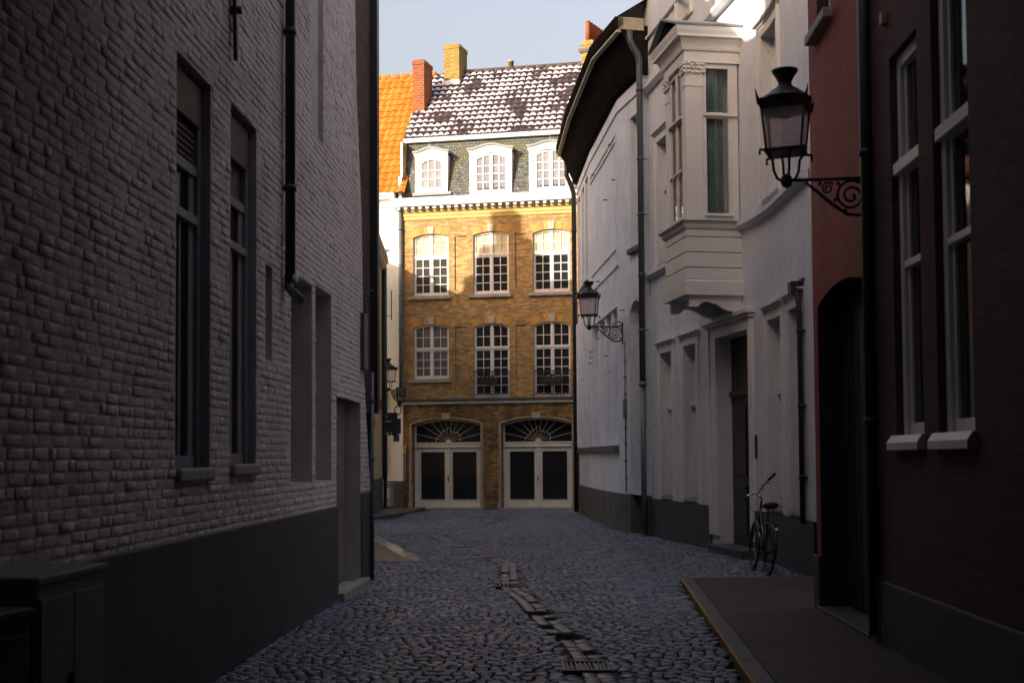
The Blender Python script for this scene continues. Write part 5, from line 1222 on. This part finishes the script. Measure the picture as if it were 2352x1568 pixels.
# ------------------------------------------------------------------ unseen passage block added overhead and behind the camera to darken near walls
H11 = thing('added_shade_passage', (0, 2, 5.4), 'unseen brick block added over the near end of the lane to shade the near walls', 'house')
mb = MB(); mb.solid([(-2.9, -5.6, 5.42), (2.7, -5.6, 5.42), (3.1, 7.6, 5.42), (-2.5, 7.6, 5.42), (-2.9, -5.6, 8.9), (2.7, -5.6, 8.9), (3.1, 7.6, 8.9), (-2.5, 7.6, 8.9)]); mb.solid([(-2.9, -5.9, 0), (3.1, -5.9, 0), (3.1, -5.61, 0), (-2.9, -5.61, 0), (-2.9, -5.9, 9.5), (3.1, -5.9, 9.5), (3.1, -5.61, 9.5), (-2.9, -5.61, 9.5)])
mb.build('wall', 'dark_brick', H11)
mb = MB(); mb.mesh([(-3, -5.9, 9.52), (3.3, -5.9, 9.52), (3.2, 7.7, 9.52), (-2.6, 7.7, 9.52), (0, -5.9, 11.5), (0.2, 7.7, 11.5)], [(0, 4, 5, 3), (1, 2, 5, 4), (0, 1, 4), (2, 3, 5)], 0, False, True); mb.build('roof', 'dark_tile', H11)

# ------------------------------------------------------------------ wall lanterns
def lantern(label):
    t = thing('wall_lantern', (0, 0, 0), label, 'lantern', 'ornate wall lanterns along the street')
    A = -.775
    br_ = MB()
    br_.tube([(.0, 0, 0), (A, 0, -.02)], .016, 8, raw=True)
    br_.lathe((A, 0, -.09), [(.01, 0), (.045, .02), (.058, .06), (.05, .10), (.02, .13)], 10)
    br_.tube([(-.60, 0, -.04), (-.50, 0, -.12), (-.36, 0, -.24), (-.22, 0, -.335), (-.10, 0, -.345), (-.02, 0, -.30)], [.012, .016, .018, .018, .016, .014], 7, raw=True)
    sp = []
    for k in range(46):
        w = k/45*math.pi*4.3; r = .155*(1-k/45*.86); sp.append((-.185+r*math.cos(w), 0, -.165+r*math.sin(w)))
    br_.tube(sp, .013, 7, raw=True)
    sp = [(-.40+.06*(1-k/24*.8)*math.cos(w), 0, -.095+.06*(1-k/24*.8)*math.sin(w)) for k, w in [(k, k/24*math.pi*3.2+.6) for k in range(25)]]
    br_.tube(sp, .010, 6, raw=True)
    rs = random.Random(4)
    for x, z in ((-.33, -.20), (-.30, -.05), (-.06, -.27), (-.24, -.30), (-.47, -.05), (-.12, -.02), (-.05, -.06)):
        br_.lathe((x, 0, z-.02), [(.005, 0), (.018, .012), (.02, .025), (.006, .042)], 6)
    br_.obox((-.012, 0), (1, 0), (.024, .07), -.40, .10)
    br_.build('bracket', 'iron', t)
    yk = MB()
    for sg in (-1, 1): yk.tube([(A+sg*.03, 0, -.03), (A+sg*.085, 0, -.0), (A+sg*.115, 0, .07), (A+sg*.125, 0, .17), (A+sg*.17, 0, .235)], .013, 7, raw=True)
    for sg in (-1, 1): yk.tube([(A, sg*.03, -.03), (A, sg*.085, 0), (A, sg*.115, .07), (A, sg*.125, .17), (A, sg*.17, .235)], .013, 7, raw=True)
    yk.build('yoke', 'iron', t)
    n = 4; ro_ = math.pi/4-.36
    cg = MB()
    cg.lathe((A, 0, .225), [(.205, 0), (.25, .005), (.25, .03), (.215, .035)], n, rot=ro_, smooth=False)
    for k in range(n):
        w = ro_+2*math.pi*k/n; c_, s_ = math.cos(w), math.sin(w)
        cg.tube([(A+.221*c_, .221*s_, .255), (A+.272*c_, .272*s_, .63)], .011, 6, raw=True)
        cg.tube([(A+.24*c_, .24*s_, .24), (A+.288*c_, .288*s_, .24), (A+.296*c_, .296*s_, .21), (A+.286*c_, .286*s_, .19)], [.014, .013, .010, .012], 6, raw=True)
        cg.tube([(A+.296*c_, .296*s_, .65), (A+.312*c_, .312*s_, .72), (A+.333*c_, .333*s_, .79)], [.016, .013, .004], 6, raw=True)
        w2 = w+math.pi/n; c2, s2 = math.cos(w2), math.sin(w2)
        cg.tube([(A+.225*c2, .225*s2, .70), (A+.24*c2, .24*s2, .755)], [.016, .004], 5, raw=True)
    cg.build('cage', 'iron', t)
    rf_ = MB()
    rf_.lathe((A, 0, .62), [(.265, 0), (.293, .01), (.302, .075), (.312, .09), (.25, .105), (.18, .12)], 4, rot=ro_, smooth=False)
    rf_.lathe((A, 0, .62), [(r_*.97, h_*.90) for r_, h_ in [(.25, .10), (.235, .13), (.195, .165), (.15, .195), (.135, .215), (.09, .24), (.062, .275), (.065, .31), (.10, .375), (.122, .41), (.125, .425), (.09, .43), (.06, .415)]], 18)
    rf_.lathe((A, 0, .575), [(.03, -.02), (.062, .0), (.072, .04), (.072, .06)], 14)
    rf_.build('lamp_cap', 'iron', t)
    gl = MB(); v = []; fs = []
    for r, z in ((.216, .258), (.266, .625)):
        for k in range(n): w = ro_+2*math.pi*k/n; v.append((A+r*math.cos(w), r*math.sin(w), z))
    for k in range(n): gl.mesh([v[k], v[(k+1) % n], v[n+(k+1) % n], v[n+k]], [(0, 1, 2, 3)], 0, False, True)
    gl.build('lamp_glass', 'lamp_glass', t)
    return t
l1 = lantern('large black wall lantern on a scrolled bracket before the red house, nearest of the lanterns'); l1.location = (3.31, 11.1, 4.24)
l2 = copy_tree(l1); l2.location = (2.53, 27.6, 4.655); l2.rotation_euler.z = R(7); l2['label'] = 'black wall lantern with scrolled bracket on the old limewashed house'
l3 = copy_tree(l1); l3.location = (-3.84, 40.87, 3.98); l3.rotation_euler.z = R(72); l3['label'] = 'small far lantern on the white wall, half hidden behind the cream house corner'

# ------------------------------------------------------------------ bicycle
BK = thing('bicycle', (3.62, 17.9, 0), 'black town bicycle with high handlebars parked by the white bay window house', 'bicycle')
def bw(lx, ly, lz): return (3.60+lx+lz*.10, 17.85+ly, lz)     # leaning a little to the wall
def bt(mb, pts, r, n=7, **k): mb.tube([bw(*p) for p in pts], r, n, raw=True, **k)
RW, FWc = (0, -.52, .34), (0.0, .56, .34)
for c in (RW, FWc):
    ty = MB(); bt(ty, [(c[0], c[1]+.33*math.cos(w), c[2]+.33*math.sin(w)) for w in [2*math.pi*k/36 for k in range(36)]], .019, 8, closed=True); wl = ty.build('wheel', 'rubber', BK)
    rm = MB(); bt(rm, [(c[0], c[1]+.305*math.cos(w), c[2]+.305*math.sin(w)) for w in [2*math.pi*k/36 for k in range(36)]], .011, 6, closed=True); rm.build('rim', 'iron', wl)
    sp = MB()
    for k in range(14):
        w = 2*math.pi*k/14; bt(sp, [(c[0]+.02*(-1)**k, c[1], c[2]), (c[0], c[1]+.30*math.cos(w), c[2]+.30*math.sin(w))], .0015, 3)
    bt(sp, [(c[0]-.05, c[1], c[2]), (c[0]+.05, c[1], c[2])], .018, 8); sp.build('spokes', 'iron', wl)
    mg = MB(); bt(mg, [(c[0], c[1]+.375*math.cos(w), c[2]+.375*math.sin(w)) for w in ([R(a) for a in range(20, 200, 12)] if c is RW else [R(a) for a in range(-5, 150, 12)])], .022, 6); mg.build('mudguard', 'bike_paint', BK)
fr = MB()
BB = (0, -.06, .30); ST = (0, -.20, .80); HT = (0, .36, .92); HB = (0, .41, .66)
bt(fr, [BB, ST], .018); bt(fr, [BB, HB], .020); bt(fr, [(0, -.16, .62), (0, .0, .58), (0, .2, .70), HT], .018); bt(fr, [HB, HT], .022)
for sg in (-1, 1):
    bt(fr, [(sg*.03, -.06, .30), (sg*.06, -.52, .34)], .010); bt(fr, [(sg*.02, -.18, .72), (sg*.06, -.52, .34)], .009); bt(fr, [(sg*.04, .42, .64), (sg*.055, .50, .45), (sg*.055, .56, .34)], .012)
bt(fr, [HT, (0, .33, 1.06)], .016); bt(fr, [ST, (0, -.24, .94)], .014)
for sg in (-1, 1): bt(fr, [(sg*.07, -.24, .74), (sg*.07, -.82, .74)], .007); bt(fr, [(sg*.07, -.66, .74), (sg*.06, -.52, .36)], .006)
for k in range(4): bt(fr, [(-.07, -.34-.15*k, .74), (.07, -.34-.15*k, .74)], .006)
fr.build('frame', 'bike_paint', BK)
sd = MB(); 
for p, r in (((0, -.30, .985), .105), ((0, -.14, .99), .04)): pass
v = []; rings = ((-.40, .06, .03), (-.36, .115, .045), (-.28, .12, .045), (-.20, .075, .035), (-.12, .04, .026), (-.04, .022, .016))
pr = []
for yy, hw, hh in rings:
    for k in range(10): w = 2*math.pi*k/10; pr.append(bw(hw*math.cos(w), yy, .975+hh*math.sin(w)+(.015 if yy < -.3 else 0)))
fs = []
for i in range(5):
    for k in range(10): fs.append((i*10+k, i*10+(k+1) % 10, (i+1)*10+(k+1) % 10, (i+1)*10+k))
fs += [tuple(range(10))[::-1], tuple(50+k for k in range(10))]
sd.mesh(pr, fs, 0, True, True); sdo = sd.build('saddle', 'rubber', BK)
ss = MB()
for sg in (-1, 1): ss.tube([bw(sg*.05, -.33, .93), bw(sg*.05, -.33, .86)], .018, 8, raw=True)
bt(ss, [(0, -.24, .94), (0, -.24, .85)], .013); ss.build('saddle_spring', 'chrome', sdo)
hb = MB(); c0 = Vector(bw(0, .33, 1.06))
pts = [(3.50, 18.34, 1.075), (3.545, 18.37, 1.11), (3.61, 18.33, 1.135), tuple(c0+Vector((-.05, .05, .08))), (3.70, 18.18, 1.20), (3.735, 18.10, 1.28), (3.78, 18.03, 1.345)]
hb.tube(pts, .013, 8, raw=True); hb.tube([c0, c0+Vector((-.05, .05, .085))], .016, 8, raw=True); hbo = hb.build('handlebar', 'chrome', BK)
gp = MB(); gp.tube([(3.775, 18.035, 1.34), (3.86, 17.93, 1.435)], .021, 8, raw=True); gp.build('grip', 'rubber', hbo)
gp = MB(); gp.tube([(3.51, 18.335, 1.08), (3.46, 18.24, 1.05)], .021, 8, raw=True); gp.build('grip', 'rubber', hbo)
bl = MB(); bl.tube([(3.76, 18.06, 1.31), (3.80, 18.03, 1.285), (3.86, 17.97, 1.305)], .008, 6, raw=True); bl.tube([(3.53, 18.36, 1.09), (3.51, 18.30, 1.02)], .007, 6, raw=True); bl.build('brake_lever', 'chrome', hbo)
cb = MB(); cb.tube([(3.54, 18.36, 1.09), (3.55, 18.45, .98), (3.62, 18.36, .86), (3.66, 18.28, .78)], .004, 5, raw=True); cb.tube([(3.76, 18.06, 1.30), (3.68, 18.30, 1.22), (3.66, 18.32, .95)], .004, 5, raw=True); cb.build('cable', 'rubber', BK)
ck = MB(); bt(ck, [(-.06, -.06, .30), (.06, -.06, .30)], .02); bt(ck, [(.07, -.06, .30), (.07, .04, .16)], .010); bt(ck, [(-.07, -.06, .30), (-.07, -.16, .44)], .010); bt(ck, [(.04, -.06+.085*math.cos(w), .30+.085*math.sin(w)) if False else (.045, -.06+.085*math.cos(w), .30+.085*math.sin(w)) for w in [2*math.pi*k/20 for k in range(20)]], .006, 5, closed=True); cko = ck.build('crank', 'iron', BK)
for sg, yy, zz in ((1, .04, .16), (-1, -.16, .44)):
    pd = MB(); q = bw(sg*.12, yy, zz); pd.obox((q[0], q[1]), (1, 0), (.10, .07), zz-.012, zz+.012); pd.build('pedal', 'rubber', cko)
rl = MB(); q = bw(0, -.86, .66); rl.lathe((q[0], q[1], .62), [(.02, 0), (.032, .02), (.032, .05), (.02, .07)], 10); rl.build('rear_lamp', 'chrome', BK)

# ------------------------------------------------------------------ street cabinets at the left wall, flower boxes
def cabinet(c, ux, dims, h, label, mat, front):
    t = thing('street_cabinet', (c[0], c[1], 0), label, 'cabinet')
    m = MB(); m.obox(c, ux, dims, .08, h-.035); m.build('body', mat, t, .012)
    m = MB(); m.obox(c, ux, (dims[0]+.03, dims[1]+.03), h-.035, h); m.build('lid', mat, t, .008)
    m = MB(); m.obox(c, ux, (dims[0]-.03, dims[1]-.03), -.02, .08); m.build('base', 'stone_plinth', t)
    u = Vector(ux).normalized(); w = Vector((-u.y, u.x)); w = -w if w.x < 0 else w
    f = Vector(c)+w*(dims[1]/2+.002)
    Wd = Wall([tuple(f+u*dims[0]*.46), tuple(f-u*dims[0]*.46)]) if u.y < 0 else Wall([tuple(f-u*dims[0]*.46), tuple(f+u*dims[0]*.46)])
    m = MB(Wd); m.box(0, Wd.L/2-.004, -.004, .008, .14, h-.10); m.box(Wd.L/2+.004, Wd.L, -.004, .008, .14, h-.10); d = m.build('door', mat, t, .004)
    m = MB(Wd); m.box(Wd.L/2-.06, Wd.L/2-.03, .008, .03, h*.5, h*.5+.14); m.build('handle', 'black_paint', d)
cabinet((-2.23, 5.63), (.05, 1), (.76, .42), 1.20, 'tall dark street cabinet against the black plinth of the painted brick house', 'cabinet', 1)
cabinet((-2.26, 4.72), (.22, 1), (.70, .42), 1.10, 'lower street cabinet cut by the left edge, in front of the taller cabinet', 'cabinet_dark', 1)
rs = random.Random(9)
for (a, b), lab in (((2.66, 3.26), 'dark flower box hanging on the left iron balcony railing'), ((4.68, 5.38), 'dark flower box hanging on the right iron balcony railing')):
    t = thing('flower_box', FB.pos((a+b)/2, .16, 4.1), lab, 'flower box')
    m = MB(FB); m.box(a, b, .075, .25, 4.10, 4.30); m.box(a-.01, b+.01, .07, .26, 4.28, 4.31); m.build('trough', 'black_paint', t, .01)
    m = MB()
    for k in range(60):
        p = Vector(FB.pos(rs.uniform(a, b), rs.uniform(.06, .27), rs.uniform(4.27, 4.42)-.0)); q = Vector((rs.gauss(0, 1), rs.gauss(0, 1), rs.gauss(0, 1))).normalized()*.05; r_ = q.cross(Vector((rs.random(), rs.random(), rs.random()))).normalized()*.025
        m.poly([p-q, p+r_, p+q, p-r_], raw=True, uv=[(0, 0)]*4)
    m.build('plants', 'leaf', t)
